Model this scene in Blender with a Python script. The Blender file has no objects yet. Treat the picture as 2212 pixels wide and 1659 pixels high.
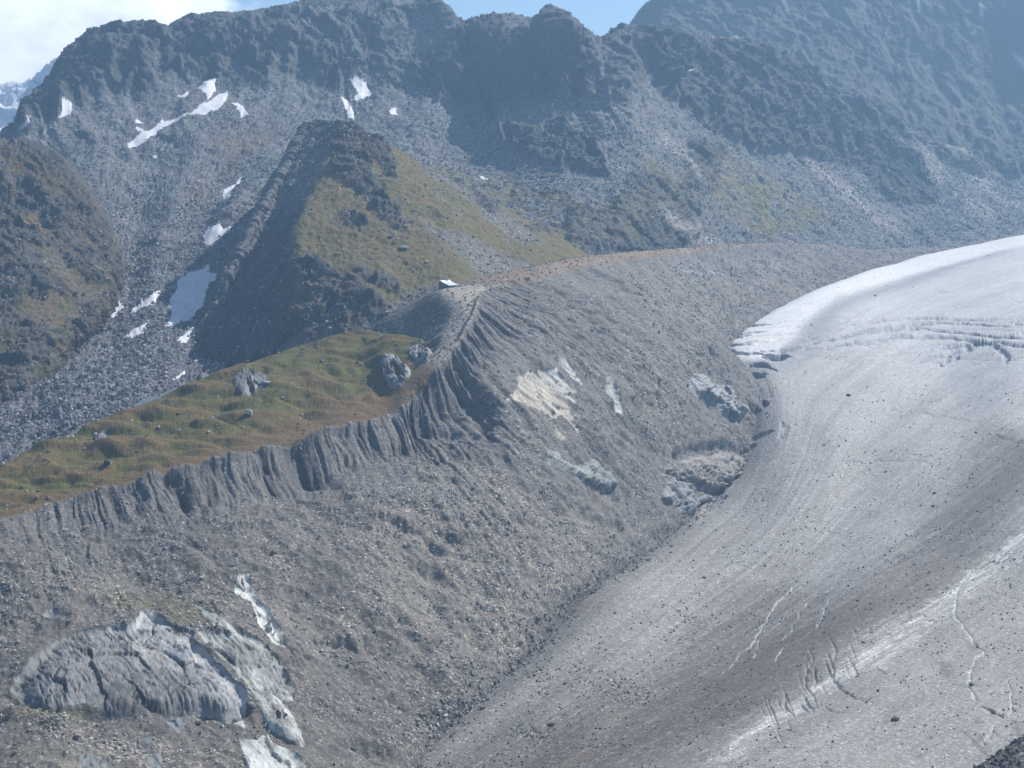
import bpy, math, time
import numpy as np
T0 = time.time()
RES = 1.0          # mesh density factor
sc = bpy.context.scene
C = sc.collection
# ---------------------------------------------------------------- camera
FOC, PITCH = 4128.0, math.radians(6.43)      # focal length in 1/2212 frame widths, downward tilt
cam = bpy.data.cameras.new('camera'); camo = bpy.data.objects.new('camera', cam); C.objects.link(camo)
cam.sensor_width = 36.0; cam.lens = 36.0 * FOC / 2212.0; cam.clip_start = 1.0; cam.clip_end = 60000.0
camo.location = (0, 0, 0); camo.rotation_euler = (math.pi / 2 - PITCH, 0, 0)
sc.camera = camo
# ---------------------------------------------------------------- sky, sun, exposure
SUN_AZ, SUN_EL = math.radians(48), math.radians(44)     # azimuth to the right of the view direction
world = bpy.data.worlds.new('World'); sc.world = world; world.use_nodes = True
wn, wl = world.node_tree.nodes, world.node_tree.links
wn.clear()
def N(nodes, kind, **kw):
    n = nodes.new(kind)
    for k, v in kw.items(): setattr(n, k, v)
    return n
sky = N(wn, 'ShaderNodeTexSky', sky_type='NISHITA', sun_disc=False, sun_elevation=SUN_EL, sun_rotation=SUN_AZ,
        altitude=2600, air_density=1.0, dust_density=0.1, ozone_density=3.0)
bg = N(wn, 'ShaderNodeBackground'); bg.inputs['Strength'].default_value = 0.085
wo = N(wn, 'ShaderNodeOutputWorld'); wl.new(bg.outputs[0], wo.inputs[0])
# clouds: soft white banks standing low in the sky on the left, given in directions of the sky sphere
geo = N(wn, 'ShaderNodeTexCoord')
def math_node(nodes, links, op, a, b=None, c=None, clamp=False):
    m = N(nodes, 'ShaderNodeMath', operation=op); m.use_clamp = clamp
    for i, v in enumerate((a, b, c)):
        if v is None: continue
        if isinstance(v, (int, float)): m.inputs[i].default_value = v
        else: links.new(v, m.inputs[i])
    return m.outputs[0]
W = lambda op, a, b=None, c=None, clamp=False: math_node(wn, wl, op, a, b, c, clamp)
sep = N(wn, 'ShaderNodeSeparateXYZ'); wl.new(geo.outputs['Generated'], sep.inputs[0])
cn = N(wn, 'ShaderNodeTexNoise'); cn.inputs['Scale'].default_value = 16.0; cn.inputs['Detail'].default_value = 9.0
cn.inputs['Roughness'].default_value = 0.55; cn.inputs['Distortion'].default_value = 0.25
cn2 = N(wn, 'ShaderNodeTexNoise'); cn2.inputs['Scale'].default_value = 7.0; cn2.inputs['Detail'].default_value = 5.0
mp = N(wn, 'ShaderNodeMapping'); mp.inputs['Location'].default_value = (0.35, 0.0, 1.32); mp.inputs['Scale'].default_value = (1, 1, 1.5)
wl.new(geo.outputs['Generated'], mp.inputs[0]); wl.new(mp.outputs[0], cn.inputs['Vector']); wl.new(mp.outputs[0], cn2.inputs['Vector'])
az = W('ARCTAN2', sep.outputs['X'], sep.outputs['Y'])               # to the right of the view
el = W('ARCSINE', sep.outputs['Z'])
# bank top falls away to the right: top elevation = base - slope * azimuth
top = W('MULTIPLY_ADD', az, -0.15, 0.0665)
edge = W('SUBTRACT', top, el)
edge = W('MULTIPLY', edge, 30.0)
lefty = W('MULTIPLY', W('SUBTRACT', -0.150, az), 45.0, clamp=False)
side = W('MINIMUM', edge, W('ADD', lefty, 0.9))
dens = W('ADD', side, W('MULTIPLY', W('SUBTRACT', cn.outputs['Fac'], 0.5), 4.2))
dens = W('ADD', dens, W('MULTIPLY', W('SUBTRACT', cn2.outputs['Fac'], 0.5), 2.0))
dens = W('MULTIPLY', W('ADD', dens, 0.15), 2.2, clamp=True)
back = W('MULTIPLY', W('SUBTRACT', sep.outputs['Y'], 0.2), 3.0, clamp=True)
far_cover = W('MULTIPLY', W('SUBTRACT', cn2.outputs['Fac'], 0.56), 5.0, clamp=True)   # scattered clouds elsewhere
dens = W('ADD', W('MULTIPLY', dens, back), W('MULTIPLY', far_cover, W('SUBTRACT', 1.0, back)), clamp=True)
shade = W('MULTIPLY_ADD', cn.outputs['Fac'], 27.0, -1.0)
cc = N(wn, 'ShaderNodeCombineXYZ'); wl.new(shade, cc.inputs[0]); wl.new(W('MULTIPLY', shade, 1.01), cc.inputs[1]); wl.new(W('MULTIPLY', shade, 1.05), cc.inputs[2])
mixw = N(wn, 'ShaderNodeMix', data_type='RGBA'); wl.new(dens, mixw.inputs[0]); wl.new(sky.outputs[0], mixw.inputs[6]); wl.new(cc.outputs[0], mixw.inputs[7])
wl.new(mixw.outputs[2], bg.inputs['Color'])
sd = bpy.data.lights.new('sun', 'SUN'); sd.energy = 5.0; sd.angle = math.radians(0.5); sd.color = (1.0, 0.94, 0.86)
so = bpy.data.objects.new('sun', sd); C.objects.link(so)
from mathutils import Vector
sdir = Vector((math.sin(SUN_AZ) * math.cos(SUN_EL), math.cos(SUN_AZ) * math.cos(SUN_EL), math.sin(SUN_EL)))
so.rotation_euler = sdir.to_track_quat('Z', 'Y').to_euler()
so.location = sdir * 5000
sc.view_settings.view_transform = 'Standard'; sc.view_settings.look = 'None'
sc.view_settings.exposure = 0.58; sc.view_settings.gamma = 1.0
sc.cycles.use_denoising = True
sc.cycles.max_bounces = 4; sc.cycles.diffuse_bounces = 2; sc.cycles.volume_bounces = 0
sc.render.use_persistent_data = False

# ---------------------------------------------------------------- numpy noise
rng = np.random.default_rng(7)
PERM = rng.permutation(256).astype(np.int32); PERM = np.concatenate([PERM, PERM, PERM])
G3 = rng.normal(size=(256, 3)).astype(np.float32); G3 /= np.linalg.norm(G3, axis=1)[:, None]
def perlin(p):
    """gradient noise, p (n,3) -> about -1..1"""
    f = np.floor(p); i = f.astype(np.int32) & 255; f = (p - f).astype(np.float32)
    w = f * f * f * (f * (f * 6 - 15) + 10)
    out = None
    r = {}
    for a in (0, 1):
        for b in (0, 1):
            for c in (0, 1):
                h = PERM[PERM[PERM[(i[:, 0] + a) & 255] + ((i[:, 1] + b) & 255)] + ((i[:, 2] + c) & 255)]
                g = G3[h]
                r[a, b, c] = g[:, 0] * (f[:, 0] - a) + g[:, 1] * (f[:, 1] - b) + g[:, 2] * (f[:, 2] - c)
    x, y, z = w[:, 0], w[:, 1], w[:, 2]
    l = lambda s, t, k: s + (t - s) * k
    return 1.5 * l(l(l(r[0,0,0], r[1,0,0], x), l(r[0,1,0], r[1,1,0], x), y), l(l(r[0,0,1], r[1,0,1], x), l(r[0,1,1], r[1,1,1], x), y), z)
def fbm(P, size, octaves=4, rough=0.5, ridged=False, seed=0, stretch=(1, 1, 1)):
    sh = P.shape[:-1]
    p = P.reshape(-1, 3) / (np.array(stretch) * size) + seed * 17.31
    tot, amp, norm = 0.0, 1.0, 0.0
    for o in range(octaves):
        n = perlin(p)
        if ridged: n = 1 - 2 * np.abs(n)
        tot = tot + amp * n; norm += amp; amp *= rough; p = p * 2.03 + 11.7
    return (tot / norm).reshape(sh)
def facets(P, size, seed=0, stretch=(1, 1, 1), tilt=1.0, gaps=False):
    """broken-rock relief: every cell of a jittered lattice is its own tilted plane; about -1..1"""
    sh = P.shape[:-1]
    p = (P.reshape(-1, 3) / (np.array(stretch) * size) + seed * 9.7).astype(np.float32)
    b = np.floor(p - 0.5).astype(np.int32)
    best = np.full(len(p), 9.0, np.float32); h = np.zeros(len(p), np.float32); edge = np.full(len(p), 9.0, np.float32)
    for a in (0, 1):
        for c in (0, 1):
            for e in (0, 1):
                q = b + np.array([a, c, e], np.int32)
                k = PERM[PERM[PERM[q[:, 0] & 255] + (q[:, 1] & 255)] + (q[:, 2] & 255)]
                off = p - (q + 0.5 + G3[k] * 0.55)
                d = (off ** 2).sum(1)
                hv = (off * G3[(k + 91) & 255]).sum(1) * 1.6 * tilt + G3[(k + 33) & 255, 0] * 0.55
                m = d < best
                edge = np.where(m, best, np.minimum(edge, d)); best = np.where(m, d, best); h = np.where(m, hv, h)
    h = np.clip(h, -1.2, 1.2).reshape(sh)
    return (h, (np.sqrt(edge) - np.sqrt(best)).reshape(sh)) if gaps else h
def rocky(P, size, octaves=3, rough=0.55, seed=0, stretch=(1, 1, 1)):
    return sum(facets(P + fbm(P, size / 2 ** o, 1, seed=seed + o)[..., None] * size / 2 ** o * 0.25, size / 2 ** o, seed + o * 3, stretch) * rough ** o for o in range(octaves)) / sum(rough ** o for o in range(octaves))
def sstep(a, b, x):
    t = np.clip((x - a) / (b - a), 0, 1); return t * t * (3 - 2 * t)
def lerp(a, b, m):
    return a + (b - a) * m
def box_blur(a, k):
    if k < 1: return a
    for ax in (0, 1):
        pad = [(0, 0)] * a.ndim; pad[ax] = (k + 1, k)
        c = np.cumsum(np.pad(a, pad, mode='edge'), axis=ax)
        n = a.shape[ax]; s = 2 * k + 1
        a = (np.take(c, range(s, s + n), ax) - np.take(c, range(0, n), ax)) / s
    return a
# ---------------------------------------------------------------- sight lines <-> world
def world_of(x, y, r):
    """the point seen at (x, y) of the 2212-wide frame that lies r metres ahead"""
    X = (x - 1106.0) / FOC; Y = -(y - 829.5) / FOC
    dy = math.cos(PITCH) + math.sin(PITCH) * Y; dz = math.cos(PITCH) * Y - math.sin(PITCH)
    return np.stack([X / dy * r, r + 0 * X, dz / dy * r], -1)
def seen_at(P):
    d = P[..., 1] * math.cos(PITCH) - P[..., 2] * math.sin(PITCH)
    u = P[..., 1] * math.sin(PITCH) + P[..., 2] * math.cos(PITCH)
    return 1106 + FOC * P[..., 0] / d, 829.5 - FOC * u / d
def pchip(t, Y, q):
    """monotone cubic through Y (k, ...) at knots t, sampled at q"""
    h = np.diff(t); hh = h.reshape((-1,) + (1,) * (Y.ndim - 1)); d = np.diff(Y, axis=0) / hh
    m = np.zeros_like(Y); m[0] = d[0]; m[-1] = d[-1]
    w1 = 2 * hh[1:] + hh[:-1]; w2 = hh[1:] + 2 * hh[:-1]
    same = d[:-1] * d[1:] > 0
    with np.errstate(divide='ignore', invalid='ignore'):
        hm = (w1 + w2) / (w1 / d[:-1] + w2 / d[1:])
    m[1:-1] = np.where(same, hm, 0.0)
    # blend to plain central slopes: keeps curves rounder
    cs = (d[:-1] + d[1:]) / 2
    m[1:-1] = 0.7 * m[1:-1] + 0.3 * cs
    i = np.clip(np.searchsorted(t, q) - 1, 0, len(t) - 2)
    s = ((q - t[i]) / h[i]).reshape((-1,) + (1,) * (Y.ndim - 1)); H = hh[i]
    return ((1 + 2 * s) * (1 - s) ** 2 * Y[i] + s * (1 - s) ** 2 * H * m[i] + s * s * (3 - 2 * s) * Y[i + 1] + s * s * (s - 1) * H * m[i + 1])
class Patch:
    """a smooth terrain sheet through surveyed points: cols x rows of (x, y, r)"""
    def __init__(self, cols, step=2.1, front=None):
        K = np.array(cols, dtype=float)                      # (ncol, nrow, 3)
        K[..., 2] = np.log(K[..., 2])
        px = K[..., :2] + 0.0
        du = np.linalg.norm(np.diff(px, axis=0), axis=-1).mean(1) * 0.6 + np.linalg.norm(np.diff(px, axis=0), axis=-1).max(1) * 0.4
        dv = np.linalg.norm(np.diff(px, axis=1), axis=-1).mean(0) * 0.6 + np.linalg.norm(np.diff(px, axis=1), axis=-1).max(0) * 0.4
        du, dv = np.maximum(du, 6), np.maximum(dv, 6)
        tu = np.concatenate([[0], np.cumsum(du)]); tv = np.concatenate([[0], np.cumsum(dv)])
        nu = int(tu[-1] / (step / RES)) + 2; nv = int(tv[-1] / (step / RES)) + 2
        self.ku, self.kv = tu / tu[-1] * (nu - 1), tv / tv[-1] * (nv - 1)
        A = pchip(tu, K, np.linspace(0, tu[-1], nu))
        A = pchip(tv, A.transpose(1, 0, 2), np.linspace(0, tv[-1], nv)).transpose(1, 0, 2)
        self.nu, self.nv = nu, nv
        self.PX, self.PY, self.R = A[..., 0], A[..., 1], np.exp(A[..., 2])
        self.base = world_of(self.PX, self.PY, self.R)
        self.P = self.base.copy()
        # metric sheet coordinates
        du_ = np.linalg.norm(np.diff(self.base, axis=0), axis=-1); dv_ = np.linalg.norm(np.diff(self.base, axis=1), axis=-1)
        self.U = np.concatenate([np.zeros((1, nv)), np.cumsum(np.repeat(du_.mean(1, keepdims=True), nv, 1), axis=0)])
        self.V = np.concatenate([np.zeros((nu, 1)), np.cumsum(np.repeat(dv_.mean(0, keepdims=True), nu, 0), axis=1)], axis=1)
        self.UV = np.stack([self.U, self.V, 0 * self.U], -1)
        self.ui, self.vi = np.meshgrid(np.arange(nu), np.arange(nv), indexing='ij')
        self.col = np.ones((nu, nv, 3)) * 0.2
        self.fx = np.zeros((nu, nv, 3))                       # speckle, bump, stone size mix
        self.vis = None; self.PXs, self.PYs = self.PX, self.PY + 0.0
        if front is not None: self.PYs[:, int(self.kv[front]):] += 4000      # rows past the ridge face away
    def krow(self, k): return self.vi / 1.0 - np.interp(k, np.arange(len(self.kv)), self.kv)
    def rowf(self):    # fractional knot row of every vertex
        return np.interp(self.vi, self.kv, np.arange(len(self.kv)))
    def colf(self):
        return np.interp(self.ui, self.ku, np.arange(len(self.ku)))
    def normals(self, blur=0):
        B = box_blur(self.P, blur) if blur else self.P
        n = np.cross(np.gradient(B, axis=0), np.gradient(B, axis=1)); n /= np.linalg.norm(n, axis=-1, keepdims=True) + 1e-9
        f = np.sign((n * -B).sum(-1)[..., None]); 
        s = 1.0 if np.median(n[..., 2]) > 0 else -1.0
        return n * s
    def find(self, x, y):
        """sheet index of the place seen at (x, y)"""
        k = 6
        d = (self.PXs[::k, ::k] - x) ** 2 + (self.PYs[::k, ::k] - y) ** 2 + self.R[::k, ::k] / 3.0
        i, j = divmod(int(np.argmin(d)), d.shape[1]); i *= k; j *= k
        i0, j0 = max(0, i - 12), max(0, j - 12)
        d = (self.PXs[i0:i + 13, j0:j + 13] - x) ** 2 + (self.PYs[i0:i + 13, j0:j + 13] - y) ** 2 + self.R[i0:i + 13, j0:j + 13] / 12.0
        a, b = divmod(int(np.argmin(d)), d.shape[1]); return i0 + a, j0 + b
    def poly(self, pts, rag=0.0, soft=0, seed=0):
        """mask of a traced outline laid on the sheet; ragged by noise"""
        q = np.array([self.find(x, y) for x, y in pts], float)
        if rag > 0:
            if not hasattr(self, '_rag'):
                self._rag = (fbm(self.base, 28, 4, 0.6, seed=3), fbm(self.base, 28, 4, 0.6, seed=9))
            uu, vv = self.ui + self._rag[0] * rag, self.vi + self._rag[1] * rag
        else: uu, vv = self.ui * 1.0, self.vi * 1.0
        m = int(rag * 2 + 3)
        a0, a1 = max(0, int(q[:, 0].min()) - m), min(self.nu, int(q[:, 0].max()) + m + 1)
        b0, b1 = max(0, int(q[:, 1].min()) - m), min(self.nv, int(q[:, 1].max()) + m + 1)
        out = np.zeros((self.nu, self.nv), bool)
        X, Y = uu[a0:a1, b0:b1], vv[a0:a1, b0:b1]; ins = np.zeros(X.shape, bool)
        for (x1, y1), (x2, y2) in zip(q, np.roll(q, -1, axis=0)):
            if y1 == y2: continue
            c = ((y1 > Y) != (y2 > Y)) & (X < (x2 - x1) * (Y - y1) / (y2 - y1) + x1); ins ^= c
        out[a0:a1, b0:b1] = ins
        if soft: return np.clip(box_blur(box_blur(out.astype(float), soft), soft), 0, 1)
        return out
    def brush(self, pts, width, wobble=0.0, taper=False, hard=2, bend=0.0):
        """soft stroke along a traced line, width in metres"""
        pts = [np.array(p[:2], float) for p in pts]
        if bend and not hasattr(self, '_bend'):
            self._bend = np.stack([fbm(self.base, 16, 3, 0.6, seed=201), fbm(self.base, 16, 3, 0.6, seed=202), 0 * self.R], -1)
        q = []
        for a, b in zip(pts[:-1], pts[1:]):
            n = max(1, int(np.linalg.norm(b - a) / 14))
            q += [a + (b - a) * k / n for k in range(n)]
        q.append(pts[-1])
        W3 = np.array([self.base[self.find(x, y)] for x, y in q])
        d = np.full((self.nu, self.nv), 1e9)
        B = self.base[..., :2]
        m = width * 3.5 + 4
        for i, (a, b) in enumerate(zip(W3[:-1], W3[1:])):
            lo, hi = np.minimum(a, b)[:2] - m, np.maximum(a, b)[:2] + m
            sel = np.nonzero((B[..., 0] > lo[0]) & (B[..., 0] < hi[0]) & (B[..., 1] > lo[1]) & (B[..., 1] < hi[1]))
            if not len(sel[0]): continue
            S = self.base[sel] + (self._bend[sel] * bend if bend else 0.0); ab = b - a; L = (ab ** 2).sum() + 1e-6
            t = np.clip(((S - a) @ ab) / L, 0, 1)
            dd = np.linalg.norm(S - a - t[:, None] * ab, axis=1)
            if taper:
                f = (i + t) / (len(W3) - 1); dd = dd / (0.25 + 0.75 * np.sin(np.pi * np.clip(f, 0, 1)))
            d[sel] = np.minimum(d[sel], dd)
        if wobble: d = d + wobble * fbm(self.base, 6, 2, seed=5)
        return np.exp(-np.clip(d / width, 0, 30) ** hard)
    def push(self, amount, blur=2):
        self.P = self.P + self.normals(blur) * amount[..., None]
    def paint(self, rgb, mask):
        rgb = np.array(rgb); self.col = self.col + (rgb - self.col) * mask[..., None]
    def emit(self, name, material, faces=None, parent=None, **props):
        nu, nv = self.nu, self.nv
        if faces is None: faces = np.ones((nu - 1, nv - 1), bool)
        fi, fj = np.nonzero(faces)
        if not len(fi): return None
        a = fi * nv + fj
        quads = np.stack([a, a + nv, a + nv + 1, a + 1], 1)
        used, inv = np.unique(quads, return_inverse=True); quads = inv.reshape(-1, 4)
        V = self.P.reshape(-1, 3)[used]
        # upward winding
        q = V[quads[: min(4000, len(quads))]]
        if np.median(np.cross(q[:, 1] - q[:, 0], q[:, 2] - q[:, 0])[:, 2]) < 0: quads = quads[:, ::-1]
        cols = np.concatenate([np.clip(self.col.reshape(-1, 3)[used], 0.005, 0.95), np.ones((len(used), 1))], 1)
        fx = np.concatenate([self.fx.reshape(-1, 3)[used], np.ones((len(used), 1))], 1)
        uv = self.UV.reshape(-1, 3)[used]
        return make_mesh(name, V, quads, material, cols, fx, uv, parent, **props)
def make_mesh(name, V, quads, material, cols=None, fx=None, uv=None, parent=None, smooth=True, **props):
    me = bpy.data.meshes.new(name)
    quads = np.ascontiguousarray(quads, dtype=np.int32); k = quads.shape[1]
    me.vertices.add(len(V)); me.vertices.foreach_set('co', np.ascontiguousarray(V, dtype=np.float32).ravel())
    me.loops.add(quads.size); me.loops.foreach_set('vertex_index', quads.ravel())
    me.polygons.add(len(quads)); me.polygons.foreach_set('loop_start', np.arange(0, quads.size, k, dtype=np.int32))
    try: me.polygons.foreach_set('loop_total', np.full(len(quads), k, dtype=np.int32))
    except Exception: pass
    me.polygons.foreach_set('use_smooth', np.full(len(quads), bool(smooth)))
    for nm, arr, ty in (('col', cols, 'FLOAT_COLOR'), ('fx', fx, 'FLOAT_COLOR'), ('flow', uv, 'FLOAT_VECTOR')):
        if arr is None: continue
        at = me.attributes.new(nm, ty, 'POINT')
        at.data.foreach_set('color' if ty == 'FLOAT_COLOR' else 'vector', np.ascontiguousarray(arr, dtype=np.float32).ravel())
    me.update(); me.validate()
    me.materials.append(material)
    o = bpy.data.objects.new(name, me); C.objects.link(o)
    if parent is not None: o.parent = parent
    for a, b in props.items(): o[a] = b
    return o
def log(*a): print('[%.1f]' % (time.time() - T0), *a, flush=True)

# ---------------------------------------------------------------- materials
def ground_material(name, speck_gain=1.0, gloss=0.85, flow_noise=0.0, spec=0.25):
    m = bpy.data.materials.new(name); m.use_nodes = True
    n, l = m.node_tree.nodes, m.node_tree.links; n.clear()
    M = lambda op, a, b=None, c=None, clamp=False: math_node(n, l, op, a, b, c, clamp)
    col = N(n, 'ShaderNodeAttribute', attribute_name='col'); fx = N(n, 'ShaderNodeAttribute', attribute_name='fx')
    sp = N(n, 'ShaderNodeSeparateColor'); l.new(fx.outputs['Color'], sp.inputs[0])
    pos = N(n, 'ShaderNodeNewGeometry').outputs['Position']
    def vor(scale):
        v = N(n, 'ShaderNodeTexVoronoi'); v.inputs['Scale'].default_value = scale; l.new(pos, v.inputs['Vector'])
        s = N(n, 'ShaderNodeSeparateColor'); l.new(v.outputs['Color'], s.inputs[0]); return v, s
    v1, s1 = vor(1 / 1.1); v2, s2 = vor(1 / 3.2)
    nz = N(n, 'ShaderNodeTexNoise'); nz.inputs['Scale'].default_value = 0.35; nz.inputs['Detail'].default_value = 6; nz.inputs['Roughness'].default_value = 0.65
    l.new(pos, nz.inputs['Vector'])
    # per-stone tone: most stones close to the ground tone, a few pale, some dark
    def tone(s, lo, hi):
        r = s.outputs[0]
        pale = M('POWER', r, 9.0)
        t = M('MULTIPLY_ADD', pale, hi, M('MULTIPLY_ADD', s.outputs[1], lo, 1.0 - lo * 0.5 - hi * 0.09))
        return t
    t1, t2 = tone(s1, 0.7, 2.7), tone(s2, 0.6, 1.6)
    tb = N(n, 'ShaderNodeMix', data_type='FLOAT'); l.new(sp.outputs[2], tb.inputs[0]); l.new(t1, tb.inputs[2]); l.new(t2, tb.inputs[3])
    sm = N(n, 'ShaderNodeMix', data_type='FLOAT'); sm.clamp_factor = False
    l.new(M('MULTIPLY', sp.outputs[0], speck_gain), sm.inputs[0]); sm.inputs[2].default_value = 1.0; l.new(tb.outputs[0], sm.inputs[3])
    fine = M('MULTIPLY_ADD', nz.outputs['Fac'], 0.9, 0.55)
    val = M('MAXIMUM', M('MULTIPLY', sm.outputs[0], fine), 0.15)
    if flow_noise:
        fl = N(n, 'ShaderNodeAttribute', attribute_name='flow')
        mpn = N(n, 'ShaderNodeMapping'); mpn.inputs['Scale'].default_value = (0.02, 0.6, 1.0); l.new(fl.outputs['Vector'], mpn.inputs[0])
        fn = N(n, 'ShaderNodeTexNoise'); fn.inputs['Scale'].default_value = 1.0; fn.inputs['Detail'].default_value = 5; fn.inputs['Roughness'].default_value = 0.6
        l.new(mpn.outputs[0], fn.inputs['Vector'])
        val = M('MULTIPLY', val, M('MULTIPLY_ADD', fn.outputs['Fac'], flow_noise, 1.0 - flow_noise * 0.5))
    mx = N(n, 'ShaderNodeVectorMath', operation='SCALE'); l.new(col.outputs['Color'], mx.inputs[0]); l.new(val, mx.inputs['Scale'])
    b = N(n, 'ShaderNodeBsdfPrincipled'); b.inputs['Roughness'].default_value = gloss
    b.inputs['Specular IOR Level'].default_value = spec
    l.new(mx.outputs[0], b.inputs['Base Color'])
    hgt = M('ADD', M('MULTIPLY', nz.outputs['Fac'], 1.6),
            M('MULTIPLY', M('ADD', M('MULTIPLY', v1.outputs['Distance'], -0.8), M('MULTIPLY', v2.outputs['Distance'], M('MULTIPLY', sp.outputs[2], -1.6))), sp.outputs[0]))
    bp = N(n, 'ShaderNodeBump'); bp.inputs['Distance'].default_value = 1.0
    l.new(sp.outputs[1], bp.inputs['Strength']); l.new(hgt, bp.inputs['Height']); l.new(bp.outputs[0], b.inputs['Normal'])
    out = N(n, 'ShaderNodeOutputMaterial'); l.new(b.outputs[0], out.inputs[0])
    return m
M_ROCK = ground_material('rock_and_scree')
M_GRASS = ground_material('alpine_grass', speck_gain=0.8, gloss=0.95, spec=0.1)
M_ICE = ground_material('glacier_ice', speck_gain=0.7, gloss=0.7, flow_noise=0.35, spec=0.3)
M_SNOW = ground_material('old_snow', speck_gain=0.15, gloss=0.7)
M_BED = ground_material('polished_bedrock', speck_gain=0.35, gloss=0.6, spec=0.35)
M_STONE = ground_material('loose_stone', speck_gain=0.4, gloss=0.85)
def plain(name, rgb, rough=0.6, metal=0.0, vary=0.15, scale=1.5):
    m = bpy.data.materials.new(name); m.use_nodes = True
    n, l = m.node_tree.nodes, m.node_tree.links; b = n['Principled BSDF']
    b.inputs['Roughness'].default_value = rough; b.inputs['Metallic'].default_value = metal
    t = N(n, 'ShaderNodeTexNoise'); t.inputs['Scale'].default_value = scale; t.inputs['Detail'].default_value = 5
    tc = N(n, 'ShaderNodeTexCoord'); l.new(tc.outputs['Object'], t.inputs['Vector'])
    r = N(n, 'ShaderNodeMix', data_type='RGBA'); r.inputs[6].default_value = (*[c * (1 - vary) for c in rgb], 1); r.inputs[7].default_value = (*[min(1, c * (1 + vary)) for c in rgb], 1)
    l.new(t.outputs['Fac'], r.inputs[0]); l.new(r.outputs[2], b.inputs['Base Color']); return m
# ================================================================ back mountain with its scree and boulder valley
def crop(ox, oy, pts): return [(ox + a * 0.3564, oy + b * 0.3564) for a, b in pts]
Z1, Z2, Z3 = (0, 0), (727.7, 0), (1423.9, 0)
Z4, Z5, Z6 = (0, 533.7), (727.7, 533.7), (1423.9, 533.7)
Z7, Z8, Z9 = (0, 1067.9), (727.7, 1067.9), (1423.9, 1067.9)
B = Patch([
 [(-420,1300,1150),(-400,900,1600),(-380,620,2150),(-330,470,2600),(-320,540,3100)],
 [(-60,1110,1230),(-20,800,1650),(-60,480,2200),(0,300,2650),(-60,430,3100)],
 [(90,1020,1290),(110,720,1760),(60,440,2250),(52,250,2680),(60,380,3100)],
 [(150,960,1320),(180,700,1790),(150,340,2400),(110,187,2720),(130,330,3150)],
 [(220,920,1360),(255,680,1820),(250,290,2480),(172,98,2760),(200,300,3200)],
 [(290,880,1400),(290,650,1870),(330,270,2520),(245,62,2790),(280,280,3200)],
 [(330,865,1420),(310,630,1890),(390,240,2560),(312,58,2820),(330,260,3250)],
 [(370,850,1440),(330,610,1910),(440,215,2600),(345,72,2830),(380,250,3250)],
 [(430,835,1460),(370,590,1950),(500,215,2610),(420,46,2860),(450,240,3300)],
 [(480,820,1500),(420,560,2000),(570,225,2620),(560,34,2900),(580,230,3350)],
 [(600,780,1650),(520,450,2150),(740,235,2650),(700,4,2950),(720,210,3400)],
 [(700,740,1700),(620,440,2200),(770,235,2650),(765,-4,2960),(790,200,3400)],
 [(800,700,1750),(720,430,2230),(800,235,2650),(798,13,2950),(820,210,3400)],
 [(900,650,1780),(800,430,2250),(900,235,2650),(850,-9,2960),(870,210,3400)],
 [(950,640,1800),(900,420,2300),(980,250,2650),(935,-2,2940),(950,210,3400)],
 [(1000,620,1820),(980,410,2320),(1050,275,2650),(970,42,2900),(1000,220,3350)],
 [(1080,600,1850),(1080,430,2280),(1100,265,2600),(1008,60,2870),(1040,220,3300)],
 [(1150,595,1880),(1170,440,2230),(1150,260,2550),(1080,42,2850),(1100,220,3300)],
 [(1210,585,1910),(1230,440,2210),(1200,255,2550),(1150,48,2820),(1160,220,3300)],
 [(1270,580,1950),(1290,440,2220),(1240,250,2550),(1190,24,2800),(1200,210,3300)],
 [(1320,575,2000),(1340,435,2240),(1290,250,2530),(1238,68,2780),(1250,220,3300)],
 [(1400,580,2150),(1400,430,2320),(1350,255,2520),(1295,97,2760),(1310,230,3300)],
 [(1530,575,2330),(1500,410,2500),(1440,230,2680),(1350,70,2820),(1370,220,3300)],
 [(1650,575,2500),(1640,400,2700),(1570,215,2830),(1460,88,2920),(1480,230,3400)],
 [(1800,565,2640),(1790,410,2870),(1720,240,2980),(1570,92,3010),(1600,240,3500)],
 [(1950,575,2760),(1930,430,3020),(1840,290,3110),(1700,140,3130),(1730,270,3600)],
 [(2080,555,2900),(2060,440,3110),(1970,340,3200),(1860,235,3270),(1900,330,3700)],
 [(2220,530,3060),(2200,440,3230),(2120,390,3310),(2040,330,3400),(2080,400,3800)],
 [(2420,500,3280),(2400,440,3330),(2350,410,3420),(2280,380,3560),(2300,430,3900)],
], step=2.2, front=3)
log('B', B.nu, B.nv)
rf = B.rowf()
crag = np.zeros((B.nu, B.nv))
for pts in ([(0,300),(75,225),(150,122),(240,58),(310,55),(345,80),(335,150),(310,230),(270,200),(225,190),(190,225),(140,270),(80,300)],
            [(345,80),(400,48),(470,55),(480,110),(470,190),(440,200),(400,160),(350,150)],
            [(500,120),(560,100),(590,170),(560,200),(520,180)],
            [(640,110),(720,140),(740,210),(680,200)],
            [(890,130),(960,110),(1000,60),(1090,60),(1180,90),(1280,170),(1300,235),(1200,240),(1060,245),(990,255),(905,200)],
            [(1190,24),(1240,68),(1260,150),(1200,130)],
            [(1090,300),(1200,280),(1300,320),(1320,380),(1210,365),(1110,330)],
            [(1220,500),(1235,440),(1310,470),(1360,375),(1420,380),(1500,430),(1530,495),(1440,545),(1240,550)],
            [(1370,80),(1460,100),(1560,90),(1690,130),(1800,225),(1880,300),(1970,350),(2030,420),(2020,440),(1930,440),(1850,370),(1740,330),(1640,330),(1520,280),(1420,200)],
            [(1480,300),(1560,330),(1540,420),(1480,400)],
            [(1980,255),(2060,290),(2140,375),(2110,392),(2030,345)],
            [(2100,280),(2212,300),(2300,400),(2212,395),(2140,340)]):
    crag = np.maximum(crag, B.poly(pts, rag=14, soft=2))
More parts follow.
